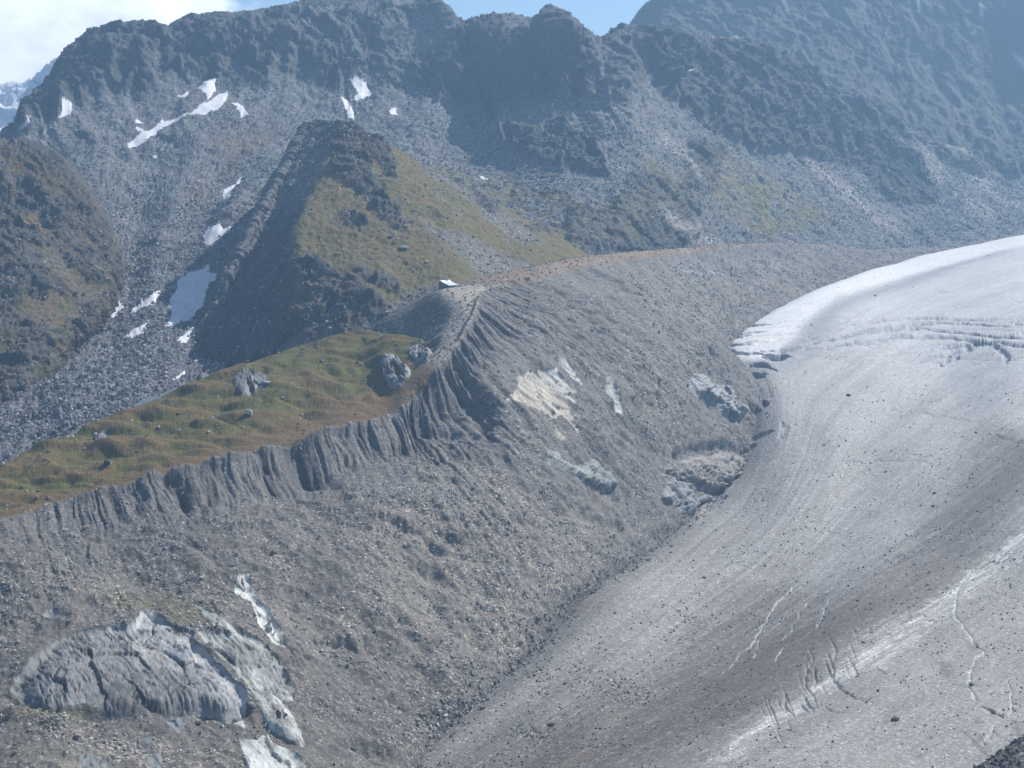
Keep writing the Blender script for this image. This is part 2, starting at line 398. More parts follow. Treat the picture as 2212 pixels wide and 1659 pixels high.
RB = fbm(np.stack([B.U + 60 * fbm(B.base, 200, 2, seed=15), B.V * 0.35, 0 * B.U], -1), 120, 4, 0.5, True, 16)     # ribs and couloirs running down the face
NB = 0.45 * RB + 0.7 * fbm(B.base, 150, 5, 0.55, ridged=True, seed=1, stretch=(1, 1, 1.8))
crag = np.clip(crag * 0.95 + 0.8 * sstep(0.25, 0.55, NB) * sstep(2.0, 2.5, rf) * (1 - 0.4 * crag) * sstep(250, 420, B.PX), 0, 1)
crag *= sstep(1.15, 1.5, rf) + (B.PX > 1150) * (1 - sstep(1.15, 1.5, rf))
fade = 1 - 0.72 * sstep(2.55, 3.0, rf)
valley = 1 - sstep(1.6, 2.3, rf)
RK = rocky(B.base, 46, 3, 0.5, 2, (1, 1, 2.2)); RS = facets(B.base, 9, 5)
disp = RB * 20 * sstep(1.4, 2.2, rf) * fade + crag * fade * (0.45 + 0.55 * sstep(1.1, 1.7, rf)) * (NB * 15 + RK * 11 + fbm(B.base, 20, 3, 0.6, True, 2, (1, 1, 2)) * 3) + (1 - crag) * (fbm(B.base, 130, 5, 0.55, seed=4) * 9 + RK * 2.5) * fade
n9 = fbm(B.base, 11, 3, 0.7, seed=5)
disp += rocky(B.base, 16, 2, 0.6, 7) * 5.5 * sstep(2.75, 2.98, rf) * (1 - sstep(3.02, 3.2, rf)) * (B.PX > 780) + n9 * (0.9 + 0.6 * valley) + RS * (0.8 + 1.0 * crag + 0.4 * valley) + fbm(B.base, 4.5, 2, 0.8, True, 6) * (0.55 + 0.5 * valley)
# lobes of the boulder tongue in the valley bottom
disp += sstep(0.2, 0.5, rf) * (1 - sstep(1.0, 1.4, rf)) * fbm(B.base, 34, 3, 0.5, True, 8, (2.2, 0.7, 1)) * 3.0
B.push(disp, 3)
tone = fbm(B.base, 55, 5, 0.6, seed=11)
B.col[:] = np.array([0.150, 0.153, 0.160]) * (1 + 0.35 * tone[..., None])
B.paint((0.052, 0.056, 0.062), crag * 0.9)
B.paint((0.08, 0.084, 0.09), sstep(0.1, 0.5, -RB) * 0.35 * (1 - crag))
B.paint((0.20, 0.195, 0.19), sstep(0.05, 0.5, fbm(B.base, 70, 4, 0.55, seed=12, stretch=(0.6, 0.6, 2))) * (1 - crag) * 0.5)
B.fx[..., 0] = 0.95 - 0.5 * crag; B.fx[..., 1] = 0.7; B.fx[..., 2] = 0.65
# thin grass and heath
green = np.zeros((B.nu, B.nv))
for pts in ([(850,340),(900,350),(1030,380),(1110,395),(1200,410),(1270,450),(1260,550),(1200,590),(1080,590),(980,520)],
            [(1380,330),(1430,350),(1500,400),(1530,500),(1500,520),(1470,440),(1400,380)],
            [(1230,480),(1330,430),(1420,390),(1500,440),(1520,480),(1440,520),(1260,540)],
            [(1500,330),(1600,340),(1760,440),(1800,490),(1650,520),(1560,470),(1510,400)]):
    green = np.maximum(green, B.poly(pts, rag=12, soft=5))
green *= sstep(-0.25, 0.25, fbm(B.base, 26, 4, 0.6, seed=14, stretch=(1, 1, 2)) + 0.08)
B.paint((0.165, 0.145, 0.06), green * 0.85 * (1 - 0.5 * crag))
brown = B.poly([(462,282),(540,278),(600,285),(590,315),(520,360),(490,400),(462,340)], rag=8, soft=6) * sstep(-0.3, 0.3, tone + 0.15)
brown = np.maximum(brown, B.poly([(400,400),(440,390),(470,420),(440,460),(400,450)], rag=8, soft=6) * 0.6)
B.paint((0.15, 0.11, 0.065), brown * 0.8)
# pale scree chutes at the right
for pts, w in (([(2000,280),(2050,330),(2120,400),(2200,440)], 26), ([(1990,330),(2040,400),(2120,460)], 24), ([(2110,270),(2212,330)], 14),
               ([(1690,125),(1710,140),(1740,165),(1760,200)], 6), ([(1550,86),(1580,95)], 6), ([(2075,225),(2105,255)], 10),
               ([(1430,470),(1480,500),(1560,530)], 13), ([(1430,300),(1470,330),(1500,380)], 10), ([(1760,360),(1850,440),(1900,480)], 20)):
    B.paint((0.33, 0.30, 0.28), B.brush(pts, w * 1.3, wobble=w * 0.4) * 0.9)
B.paint((0.25, 0.12, 0.05), B.brush([(1950,232),(1990,260)], 5) * 0.8)
snow_pts = [
 (Z1,[(1195,560),(1240,520),(1300,530),(1300,570),(1290,590),(1260,630),(1240,600),(1190,570)],'small snow patch high under the dark cliff, above the long curved one'),
 (Z1,[(1360,585),(1360,640),(1310,695),(1230,725),(1140,745),(1200,700),(1280,640),(1320,600)],'upper half of the long curved snow strip below the cliffs'),
 (Z1,[(1140,738),(1050,775),(970,835),(890,890),(790,908),(840,870),(900,840),(980,790),(1050,760)],'lower half of the long curved snow strip, thinning to the left'),
 (Z1,[(835,755),(872,790),(840,802),(826,780)],'tiny snow fleck just above the lower curved strip'),
 (Z1,[(822,818),(880,848),(850,858),(820,840)],'short snow tongue touching the lower curved strip'),
 (Z1,[(1400,675),(1440,668),(1488,740),(1450,748)],'slanting snow patch on scree beside the long curved strip'),
 (Z1,[(345,802),(440,755),(452,708),(415,720),(390,770)],'narrow snow wedge at the foot of the leftmost dark ridge'),
 (Z1,[(140,864),(235,822),(205,862)],'lowest snow sliver at the far left end of the dark ridge'),
 (Z1,[(2120,550),(2212,550),(2240,600),(2190,645),(2140,645),(2175,610)],'forked snow patch on scree above the pointed grassy peak'),
 (Z1,[(2065,655),(2100,658),(2135,700),(2140,748),(2105,742),(2090,700)],'narrow snow patch just above the pointed peak summit'),
 (Z1,[(1060,598),(1090,600),(1132,578),(1122,616),(1080,612)],'small broken snow fleck left of the highest snow patch'),
 (Z1,[(922,972),(948,962),(950,982),(935,988)],'single bright snow dot in the middle of the grey boulder slope'),
 (Z1,[(1320,1192),(1400,1140),(1450,1080),(1460,1090),(1412,1150),(1408,1200),(1380,1218),(1355,1180)],'branched snow patch high in the boulder valley below the brown ledge'),
 (Z1,[(1262,1410),(1330,1376),(1372,1395),(1410,1362),(1385,1412),(1310,1470),(1262,1508)],'wedge snow patch in mid valley above the largest one'),
 (Z4,[(1262,125),(1240,190),(1300,180),(1285,230),(1240,290),(1225,350),(1170,412),(1100,462),(1025,475),(1060,400),(1050,320),(1095,270),(1085,240),(1140,180),(1200,160)],'largest white snow patch lying beside the shadowed rock face'),
 (Z4,[(655,305),(690,330),(752,392),(690,425),(640,438),(550,472),(620,400),(640,340)],'boot shaped snow patch at the foot of the left brown hillside'),
 (Z4,[(798,415),(870,350),(965,308),(920,365),(840,415)],'slim slanting snow streak between the boot shaped patch and the largest one'),
 (Z4,[(770,572),(840,530),(905,476),(880,540),(830,568)],'thin snow streak on the boulders below the slim slanting one'),
 (Z4,[(1080,585),(1118,540),(1170,516),(1155,568),(1110,604)],'small snow patch at the lower edge of the shadowed face'),
 (Z4,[(1050,825),(1090,778),(1120,766),(1112,795)],'lowest snow fleck right behind the edge of the green meadow'),
 (Z4,[(312,518),(345,500),(364,504),(340,518)],'tiny snow fleck on boulders below the left brown hillside'),
 (Z2,[(312,705),(355,688),(362,712),(320,728)],'small snow fleck on scree to the right of the pointed peak'),
 (Z2,[(1025,872),(1045,850),(1080,832),(1062,862),(1040,884)],'small snow patch low under the blue shadowed crags'),
 (Z2,[(865,1078),(890,1082),(915,1096),(880,1096)],'thin snow line where the scree meets the grass'),
 (Z2,[(2086,478),(2120,470),(2126,480),(2090,486)],'isolated snow dot high among the hazy right hand crags'),
]
def cell_mask(m): m = m > 0.5; return m[:-1, :-1] & m[1:, :-1] & m[:-1, 1:] & m[1:, 1:] if True else m
taken = np.zeros((B.nu - 1, B.nv - 1), bool)
snow_jobs = []
for z, pts, lab in snow_pts:
    p = np.array(crop(*z, pts)); p = p.mean(0) + (p - p.mean(0)) * 1.18; m = B.poly(p, rag=4.0)
    snow_jobs.append((m, lab))
allsnow = np.zeros((B.nu, B.nv), bool)
for m, _ in snow_jobs: allsnow |= m
sm = box_blur(allsnow.astype(float), 1)
Bs = box_blur(B.P, 3)
B.P = B.P + (Bs - B.P) * (sm[..., None] * 0.9) + np.array([0, 0, 1.0]) * (sm * 0.9)[..., None]
col0 = B.col.copy(); fx0 = B.fx.copy()
B.col[allsnow] = (0.78, 0.79, 0.82); 
B.col[allsnow] *= (0.95 - 0.3 * sstep(0.0, 0.5, fbm(B.base, 12, 5, 0.7, seed=17))[allsnow])[:, None]
B.fx[allsnow] = (0.3, 0.15, 0.3)
for m, lab in snow_jobs:
    f = (m[:-1, :-1] | m[1:, 1:] & m[1:, :-1]) & ~taken
    if not f.any(): continue
    taken |= f
    B.emit('snow_patch', M_SNOW, f, label=lab, category='snow patch', group='old snow patches on the mountain')
B.col, B.fx = col0, fx0
B.emit('mountain', M_ROCK, ~taken, kind='structure')

# ================================================================ hazy great wall and far snowy peak
Cw = Patch([
 [(1400,420,4300),(1395,300,4350),(1390,200,4400),(1390,100,4500),(1395,60,4700),(1420,40,4900)],
 [(1372,420,3700),(1366,200,3800),(1364,120,3850),(1366,75,3900),(1368,50,3950),(1372,44,4000)],
 [(1420,400,3500),(1410,200,3650),(1402,100,3780),(1398,40,3850),(1400,12,3900),(1404,16,4000)],
 [(1500,380,3400),(1480,200,3600),(1460,100,3750),(1440,20,3850),(1430,-6,3900),(1440,0,4000)],
 [(1620,380,3350),(1610,220,3550),(1590,110,3750),(1570,0,3900),(1560,-60,4000),(1570,-50,4100)],
 [(1750,400,3350),(1750,260,3550),(1740,130,3750),(1730,0,3900),(1720,-150,4050),(1730,-130,4200)],
 [(1880,420,3400),(1890,300,3600),(1890,150,3800),(1880,0,3950),(1880,-220,4200),(1890,-190,4400)],
 [(2020,440,3450),(2030,330,3650),(2040,170,3850),(2040,0,4000),(2040,-240,4250),(2050,-210,4500)],
 [(2180,450,3500),(2190,360,3700),(2210,190,3900),(2210,0,4050),(2212,-260,4300),(2220,-220,4500)],
 [(2450,460,3500),(2450,360,3700),(2450,190,3900),(2450,0,4050),(2450,-260,4300),(2450,-220,4500)],
], step=2.6)
cr = Cw.rowf()
cN = fbm(Cw.base, 260, 5, 0.58, True, 21, (1, 1, 2.6)); cM = fbm(Cw.base, 60, 4, 0.6, True, 22, (1, 1, 3.5))
cR = rocky(Cw.base, 110, 3, 0.55, 26, (1, 1, 3.0))
cV = fbm(np.stack([Cw.U + 120 * fbm(Cw.base, 300, 3, seed=28) + 30 * cM, Cw.V * 0.2, 0 * Cw.U], -1), 110, 5, 0.6, True, 27)
Cw.push((cV * 19 + cN * 12 + cM * 7 + cR * 7 + fbm(Cw.base, 16, 2, 0.7, seed=23) * 4) * (1 - 0.75 * (Cw.colf() < 2.6)), 3)
Cw.col[:] = np.array([0.075, 0.072, 0.07]) * (1 + 0.4 * fbm(Cw.base, 90, 4, 0.6, seed=24, stretch=(1, 1, 3))[..., None])
Cw.paint((0.2, 0.18, 0.16), sstep(0.15, 0.6, fbm(Cw.base, 70, 4, 0.6, seed=25, stretch=(0.5, 0.5, 3))) * 0.5)
Cw.fx[..., 0] = 0.5; Cw.fx[..., 1] = 0.6; Cw.fx[..., 2] = 1
for p, w in (([(1975,20),(1976,40)], 4), ([(2106,30),(2108,48)], 4), ([(2190,135),(2212,160),(2240,175)], 9), ([(1690,20),(1700,35)], 4)):
    Cw.paint((0.6, 0.6, 0.6), Cw.brush(p, w) * 0.9)
Cw.emit('cliff_wall_mountain', M_ROCK, kind='structure')
F = Patch([
 [(-300,520,4700),(-300,330,5100),(-300,260,5400),(-300,330,5900)],
 [(-60,500,4700),(-60,300,5100),(-60,205,5400),(-60,300,5900)],
 [(0,480,4700),(0,290,5100),(0,207,5400),(0,300,5900)],
 [(30,480,4700),(30,280,5100),(35,192,5400),(35,280,5900)],
 [(70,480,4700),(70,280,5100),(72,190,5400),(70,280,5900)],
 [(110,480,4700),(110,260,5100),(116,158,5400),(110,260,5900)],
 [(160,480,4700),(170,240,5100),(165,122,5400),(170,240,5900)],
 [(300,480,4700),(300,240,5100),(260,140,5400),(300,240,5900)],
], step=3)
F.push(fbm(F.base, 250, 5, 0.6, True, 31) * 30 + rocky(F.base, 90, 3, 0.5, 33) * 18, 2)
snowy = sstep(-0.15, 0.25, fbm(F.base, 95, 5, 0.65, seed=32, stretch=(1, 1, 0.6)) + 0.2)
F.col[:] = (0.16, 0.16, 0.17); F.paint((0.8, 0.82, 0.86), snowy); F.fx[..., 1] = 0.4
F.emit('snowy_mountain', M_ROCK, kind='structure')
log('mountains')

# ================================================================ left brown hillside
Dc = [
 [(-420,1100,1400),(-420,760,1600),(-400,420,1850),(-380,250,2050),(-380,300,2300)],
 [(-120,1000,1460),(-110,680,1650),(-110,450,1820),(-110,288,1980),(-110,380,2250)],
 [(0,880,1530),(0,650,1690),(0,450,1830),(0,302,1960),(0,390,2200)],
 [(70,830,1570),(75,640,1710),(65,440,1850),(58,306,1960),(70,390,2180)],
 [(130,790,1620),(140,630,1750),(125,460,1870),(108,322,1965),(140,400,2170)],
 [(150,752,1660),(178,650,1780),(175,500,1880),(160,372,1975),(200,440,2170)],
 [(182,718,1700),(212,655,1790),(212,560,1880),(205,440,2000),(250,500,2180)],
 [(202,704,1725),(232,655,1800),(242,600,1880),(240,530,1990),(290,580,2180)],
 [(222,722,1800),(255,680,1870),(272,640,1960),(285,590,2080),(330,630,2250)],
]
for c in Dc: c.insert(0, (c[0][0] + 4, c[0][1] + 70, c[0][2] * 1.03))
D = Patch(Dc, step=2.1, front=4)
dN = fbm(D.base, 75, 5, 0.55, True, 41, (1, 1, 1.6))
dc = D.poly(crop(*Z1, [(90,1105),(240,1110),(260,1260),(160,1290),(90,1230)]), rag=3, soft=2)
dc = np.maximum(dc, D.poly(crop(*Z1, [(200,880),(330,890),(350,980),(280,1000),(210,930)]), rag=6, soft=2))
dc = np.maximum(dc, D.poly(crop(*Z4, [(140,230),(200,190),(280,260),(260,320),(160,300)]), rag=5, soft=2))
dc = np.maximum(dc, D.poly(crop(*Z1, [(230,1290),(330,1280),(350,1400),(260,1370)]), rag=5, soft=2))
dcrag = np.clip(dc + sstep(0.34, 0.62, dN) * 0.75, 0, 1)
dR = rocky(D.base, 24, 3, 0.55, 46)
D.push((dR * (0.6 + 6 * dcrag) + dN * 3 * (0.4 + dcrag) + fbm(D.base, 22, 4, 0.65, True, 42) * (0.8 + 1.2 * dcrag) + facets(D.base, 5, 47) * 0.7 + fbm(D.base, 5, 2, 0.7, seed=43) * 0.6 - dc * 9) * (1 - 0.5 * sstep(3.7, 4, D.rowf())), 2)
dg = fbm(D.base, 40, 5, 0.62, seed=44)
D.col[:] = (0.135, 0.13, 0.12); D.paint((0.14, 0.108, 0.06), sstep(-0.35, 0.1, dg)); D.paint((0.085, 0.09, 0.04), sstep(0.0, 0.4, fbm(D.base, 30, 4, 0.6, seed=45)) * 0.7)
D.paint((0.075, 0.078, 0.08), dcrag * 0.85)
D.fx[..., 0] = 0.75; D.fx[..., 1] = 0.6; D.fx[..., 2] = 0.4
D.emit('hillside', M_GRASS, kind='structure')

# ================================================================ pointed grassy peak
Ec = [
 [(560,460,2320),(585,420,2270),(610,385,2210),(640,335,2130),(668,277,2050)],
 [(500,585,1760),(535,510,1800),(575,430,1850),(622,350,1915),(666,268,1985)],
 [(456,690,1690),(494,615,1730),(555,500,1800),(620,385,1890),(692,266,1975)],
 [(405,760,1640),(465,680,1690),(555,555,1770),(640,415,1855),(722,267,1955)],
 [(520,775,1545),(565,690,1590),(602,580,1670),(668,425,1800),(736,266,1940)],
 [(640,765,1490),(655,640,1545),(645,520,1630),(692,390,1785),(748,267,1930)],
 [(700,755,1478),(690,630,1545),(690,510,1640),(720,385,1785),(756,267,1925)],
 [(780,745,1470),(760,620,1540),(765,500,1650),(765,380,1790),(763,268,1922)],
 [(880,705,1490),(865,600,1570),(850,490,1670),(815,380,1800),(772,276,1925)],
 [(975,645,1540),(965,560,1620),(925,465,1720),(860,370,1830),(782,284,1932)],
 [(1100,610,1660),(1080,540,1730),(1010,455,1800),(905,368,1885),(790,290,1950)],
 [(1265,585,1830),(1210,530,1870),(1120,475,1920),(975,400,1980),(800,302,1985)],
 [(1330,610,1980),(1290,570,2010),(1180,525,2040),(1020,450,2100),(820,345,2090)],
]
for c in Ec[2:]: c.insert(0, (c[0][0] + 5, c[0][1] + 75, c[0][2] * 1.0))
for c in Ec[:2]: c.insert(0, (c[0][0] + 5, c[0][1] + 40, c[0][2] * 1.0))
E = Patch(Ec, step=2.1)
er = E.rowf() - 1; ec = E.colf()
eN = fbm(E.base, 85, 5, 0.55, True, 51, (1, 1, 2)); eM = fbm(E.base, 26, 4, 0.62, True, 52, (1, 1, 1.8))
ecr = np.zeros((E.nu, E.nv))
for z, pts in ((Z2,[(20,770),(90,755),(160,800),(250,860),(330,960),(360,1090),(300,1080),(230,960),(180,1010),(240,1130),(290,1200),(370,1290),(430,1420),(380,1410),(270,1350),(200,1240),(100,1150),(-20,1060),(-30,960)]),
               (Z2,[(30,1300),(120,1300),(200,1370),(150,1400),(60,1370)]),
               (Z4,[(1790,110),(1900,100),(2050,150),(2180,260),(2300,320),(2380,400),(2330,470),(2150,480),(1950,560),(1700,600),(1640,520),(1760,330),(1880,280),(1790,180)]),
               (Z5,[(0,150),(60,180),(130,120),(220,150),(330,200),(420,290),(330,290),(200,230),(120,260),(0,230)]),
               (Z2,[(810,1190),(930,1210),(980,1290),(920,1310),(840,1250)]),
               (Z2,[(530,1260),(620,1310),(670,1360),(600,1330)]),
               (Z2,[(1130,1390),(1250,1380),(1290,1430),(1200,1420)])):
    ecr = np.maximum(ecr, E.poly(crop(*z, pts), rag=6, soft=2))
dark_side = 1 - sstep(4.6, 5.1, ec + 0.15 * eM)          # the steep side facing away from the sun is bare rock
ecr = np.clip(ecr + sstep(0.45, 0.7, eN) * 0.1 * (ec > 5) + sstep(3.55, 3.9, er) * 0.8, 0, 1)
eR = rocky(E.base, 26, 3, 0.55, 58, (1, 1, 1.6))
eR_ = 1
E.push((eR * (0.7 + 5.5 * ecr + 2.5 * dark_side) + facets(E.base, 5.5, 59) * 0.6 + eN * (3 + 4 * ecr + 2 * dark_side) + eM * (0.8 + 1.5 * ecr + 0.8 * dark_side) + fbm(E.base, 8, 3, 0.7, seed=53) * (0.5 + 1.3 * ecr + 0.8 * dark_side)
        + fbm(E.base, 4, 2, 0.8, True, 57) * 0.35) * (1 - 0.6 * sstep(3.6, 4, er)), 2)
E.col[:] = (0.15, 0.125, 0.06)
g1 = fbm(E.base, 45, 5, 0.6, seed=54); g2 = fbm(E.base, 60, 4, 0.55, seed=55)
E.paint((0.16, 0.12, 0.06), sstep(0.0, 0.35, g1) * 0.8); E.paint((0.11, 0.112, 0.045), sstep(0.05, 0.4, g2) * 0.8)
scree = E.poly(crop(*Z2, [(470,1350),(560,1430),(650,1500),(760,1560),(850,1640),(900,1700),(1400,1700),(1250,1640),(1000,1560),(860,1480),(760,1440),(700,1440),(600,1400),(500,1340)]), rag=8, soft=4) * 0.9
scree = np.maximum(scree, E.poly(crop(*Z2, [(500,1050),(600,1100),(760,1200),(900,1350),(1100,1480),(1250,1500),(1180,1430),(1000,1300),(800,1180),(640,1080)]), rag=10, soft=4) * 0.8)
scree = np.maximum(scree, E.poly([(560,790),(640,735),(740,715),(800,700),(880,640),(940,625),(960,700),(800,800)], rag=8, soft=4))
scree = np.maximum(scree, sstep(0.1, 0.45, fbm(E.base, 35, 4, 0.6, seed=56, stretch=(1, 1, 2))) * 0.45)
E.paint((0.19, 0.185, 0.18), scree * 0.9)
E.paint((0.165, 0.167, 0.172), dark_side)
E.paint((0.07, 0.072, 0.078), sstep(2.6, 3.1, ec) * (1 - sstep(4.7, 5.0, ec)) * (1 - sstep(2.4, 3.2, er)) * 0.9)  # shadow on the left face, painted into the rock colour
E.paint((0.085, 0.085, 0.085), ecr * 0.85)
E.fx[..., 0] = 0.45 + 0.5 * np.maximum(scree, dark_side * 0.5); E.fx[..., 1] = 0.6; E.fx[..., 2] = 0.4 + 0.4 * scree
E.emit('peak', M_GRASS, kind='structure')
log('E', E.nu, E.nv)
# ================================================================ moraine with its crest, and the meadow behind it
Hc = [
 [(-350,2100,650),(-350,1900,700),(-350,1600,800),(-380,1420,880),(-390,1330,930),(-400,1262,960),(-400,1255,968),(-400,1180,1020),(-400,1120,1080),(-400,1180,1130)],
 [(-100,2100,650),(-90,1880,710),(-100,1560,840),(-110,1350,920),(-115,1250,975),(-120,1168,1020),(-121,1160,1027),(-125,1110,1080),(-130,1050,1145),(-130,1115,1190)],
 [(180,2100,655),(170,1850,725),(110,1500,855),(60,1300,950),(20,1200,1010),(0,1130,1050),(0,1126,1056),(0,1075,1110),(0,1008,1185),(0,1070,1240)],
 [(420,2050,680),(400,1800,750),(290,1480,880),(210,1270,975),(170,1150,1055),(160,1085,1090),(160,1081,1096),(155,1025,1155),(150,935,1240),(150,1010,1290)],
 [(680,2000,720),(660,1760,790),(540,1450,910),(430,1230,1010),(375,1110,1090),(340,1032,1130),(338,1028,1137),(320,960,1205),(300,878,1295),(300,945,1345)],
 [(850,1900,760),(830,1690,860),(680,1430,940),(550,1210,1040),(525,1085,1125),(500,990,1170),(498,986,1177),(470,905,1255),(435,822,1350),(435,885,1400)],
 [(960,1760,850),(930,1610,930),(800,1380,980),(700,1180,1075),(670,1060,1150),(640,952,1210),(638,948,1217),(610,855,1305),(590,765,1400),(590,830,1450)],
 [(1060,1640,920),(1030,1520,990),(900,1310,1040),(810,1130,1110),(775,1010,1195),(745,930,1240),(743,925,1248),(715,820,1345),(700,731,1430),(700,790,1480)],
 [(1170,1530,990),(1130,1420,1060),(1020,1240,1100),(930,1080,1160),(880,985,1235),(842,897,1275),(834,890,1285),(795,790,1375),(785,715,1450),(785,770,1500)],
 [(1260,1430,1060),(1210,1325,1120),(1100,1190,1140),(1000,1050,1190),(915,945,1262),(893,842,1300),(878,832,1312),(840,770,1370),(845,722,1445),(850,780,1500)],
 [(1340,1350,1130),(1290,1260,1200),(1190,1130,1210),(1080,990,1240),(985,900,1300),(946,794,1325),(922,786,1334),(900,762,1370),(910,735,1425),(890,790,1480)],
 [(1430,1270,1220),(1380,1200,1280),(1270,1070,1280),(1150,930,1290),(1035,800,1338),(988,740,1355),(958,737,1364),(930,735,1392),(890,733,1435),(860,785,1480)],
 [(1530,1200,1330),(1470,1135,1390),(1340,990,1370),(1220,880,1360),(1085,760,1382),(1016,690,1392),(984,688,1402),(915,712,1425),(845,732,1450),(820,790,1495)],
 [(1620,1090,1460),(1530,1060,1480),(1400,920,1460),(1280,800,1440),(1130,690,1440),(1028,642,1440),(966,630,1450),(890,665,1470),(805,707,1490),(790,765,1530)],
 [(1700,950,1620),(1620,950,1600),(1490,820,1590),(1370,730,1550),(1220,650,1530),(1115,610,1522),(1070,608,1532),(1000,612,1560),(960,625,1590),(950,680,1620)],
 [(1750,880,1740),(1650,860,1690),(1520,720,1700),(1420,650,1720),(1330,605,1725),(1262,572,1735),(1230,560,1750),(1220,563,1775),(1200,580,1810),(1190,630,1840)],
 [(1680,800,1840),(1572,752,1850),(1550,680,1920),(1525,620,2000),(1508,575,2070),(1497,545,2140),(1490,535,2160),(1486,538,2190),(1480,552,2220),(1480,600,2250)],
 [(1900,690,2150),(1760,640,2150),(1735,600,2240),(1715,570,2330),(1700,545,2420),(1690,529,2480),(1688,524,2500),(1685,530,2520),(1680,535,2550),(1680,580,2580)],
 [(2050,620,2450),(1990,575,2500),(1978,568,2560),(1972,560,2610),(1966,552,2660),(1960,545,2700),(1958,543,2720),(1955,552,2760),(1950,570,2800),(1950,600,2840)],
 [(2330,540,2850),(2320,500,2900),(2317,496,2930),(2314,493,2950),(2310,490,2975),(2306,487,3000),(2304,486,3020),(2300,492,3060),(2295,505,3110),(2290,550,3150)],
]
for c in Hc: c[0] = (c[0][0], c[0][1], c[0][2] * 1.07)
H = Patch(Hc, step=2.0, front=8)
log('H', H.nu, H.nv)
hr, hc = H.rowf(), H.colf()
U, V = H.U, H.V
below = 1 - sstep(4.95, 5.0, hr)                          # moraine side of the crest
wall = sstep(3.7, 4.25, hr) * (1 - sstep(4.75, 5.0, hr)) * (1 - 0.6 * sstep(11.5, 13.5, hc)) * sstep(1.6, 3.0, hc)
UVp = np.stack([U, V * 0.11, 0 * U], -1)
warp = fbm(H.base, 60, 3, 0.5, seed=60)
UVw = UVp + np.stack([warp * 6, 0 * U, 0 * U], -1)
gul = fbm(UVw + np.stack([fbm(H.base, 25, 2, seed=59) * 5, 0 * U, 0 * U], -1), 21, 4, 0.6, True, 61); rill = fbm(UVw, 7.5, 3, 0.6, True, 62)
strength = (1 - 0.35 * sstep(8.5, 9.5, hc)) * (0.15 + 1.05 * sstep(-0.25, 0.35, fbm(np.stack([U, 0 * U, 0 * U], -1), 60, 4, 0.6, seed=63)))
big = np.zeros_like(hr)
for pts, w, dpt in (([(640,965),(650,1000),(665,1035)], 11, 9), ([(375,1035),(390,1060),(402,1090)], 5, 5), ([(905,835),(900,880),(915,930)], 8, 6), ([(935,820),(945,870),(955,900)], 6, 4),
                    ([(355,1030),(365,1050)], 4, 3.5), ([(290,1050),(305,1075)], 4, 3), ([(735,940),(750,965)], 5, 3), ([(560,980),(572,1010)], 4, 3),
                    ([(1000,800),(1040,880),(1060,920)], 4, 3), ([(970,810),(1000,870),(1040,920),(1060,960)], 4, 3.4), ([(1010,760),(1080,850),(1140,930)], 4, 2.6),
                    ([(900,940),(940,935),(1000,945),(1012,948)], 4.5, 1.6), ([(870,970),(850,985)], 3.5, 3)):
    big -= H.brush(pts, w, wobble=1.5) * dpt
slope_zone = sstep(0.8, 1.2, hr) * below
def lines(size, width, seed, octs=2):                    # narrow water-cut grooves running down the slope
    return np.clip(1 - np.abs(fbm(UVw, size, octs, 0.5, seed=seed)) / width, 0, 1)
cut1, cut2, cut3 = lines(27, 0.16, 150), lines(15, 0.17, 151), lines(9, 0.15, 152)
d = wall * (gul * 3.2 * strength + rill * 0.8 - cut1 * 5.0 * strength - cut2 * 2.2 - cut3 * 0.8 + fbm(H.base, 5, 3, 0.7, seed=154) * 0.7) + big
streak = sstep(1.2, 2.0, hr) * below * sstep(-0.05, 0.4, fbm(H.base, 110, 3, 0.55, seed=153) + 0.25 * sstep(7.5, 9, hc) * (1 - sstep(13.5, 15, hc)))
d -= streak * (1 - 0.7 * wall) * (cut2 * 1.5 + cut3 * 0.8)
rz = sstep(1.6, 2.6, hr) * below * (1 - wall)
rz *= 0.25 + 0.75 * sstep(-0.1, 0.35, fbm(H.base, 120, 2, seed=64) + 0.25 * (hc > 9) * (hc < 14) + 0.3 * (hc > 2.5) * (hc < 5) * (hr > 3))
d += rz * (rill * 1.0 + gul * 0.9)
hum = fbm(H.base, 85, 5, 0.52, seed=65)
mr = fbm(H.base, 42, 5, 0.6, True, 57)
d += slope_zone * (1 - wall) * (mr * 5.0 + hum * 9.0 + fbm(H.base, 14, 3, 0.6, seed=155) * 1.3 + fbm(H.base, 24, 4, 0.6, True, 66) * 1.1)
# small fresh slumps with dark scarps
for pts, w, dpt in ((crop(*Z8, [(440,240),(520,300),(600,370)]), 4, 3), (crop(*Z8, [(600,260),(700,310)]), 4, 2.5), (crop(*Z8, [(200,780),(260,860),(300,950)]), 8, 5), (crop(*Z8, [(360,800),(480,900)]), 10, 6),
                    (crop(*Z7, [(1920,905),(2050,930),(2200,970)]), 5, 3.5), (crop(*Z8, [(0,910),(80,950),(200,980)]), 4, 3), (crop(*Z8, [(160,880),(230,960)]), 5, 4), (crop(*Z8, [(500,470),(600,530)]), 8, 4),
                    (crop(*Z8, [(1030,180),(1100,200),(1160,210)]), 7, 3), (crop(*Z8, [(510,1070),(560,1130),(620,1220)]), 4, 2.5), (crop(*Z7, [(1150,330),(1250,370),(1330,460)]), 6, 3), (crop(*Z8, [(1500,140),(1620,200),(1720,220)]), 6, 2.5),
                    (crop(*Z8, [(60,1550),(140,1540)]), 7, 4), (crop(*Z8, [(200,1590),(290,1600)]), 6, 4)):
    d -= H.brush(pts, w, wobble=1.2) * dpt
d += slope_zone * (fbm(H.base, 7, 3, 0.65, seed=67) * 0.42 + fbm(H.base, 3, 2, 0.8, True, 68) * 0.16)
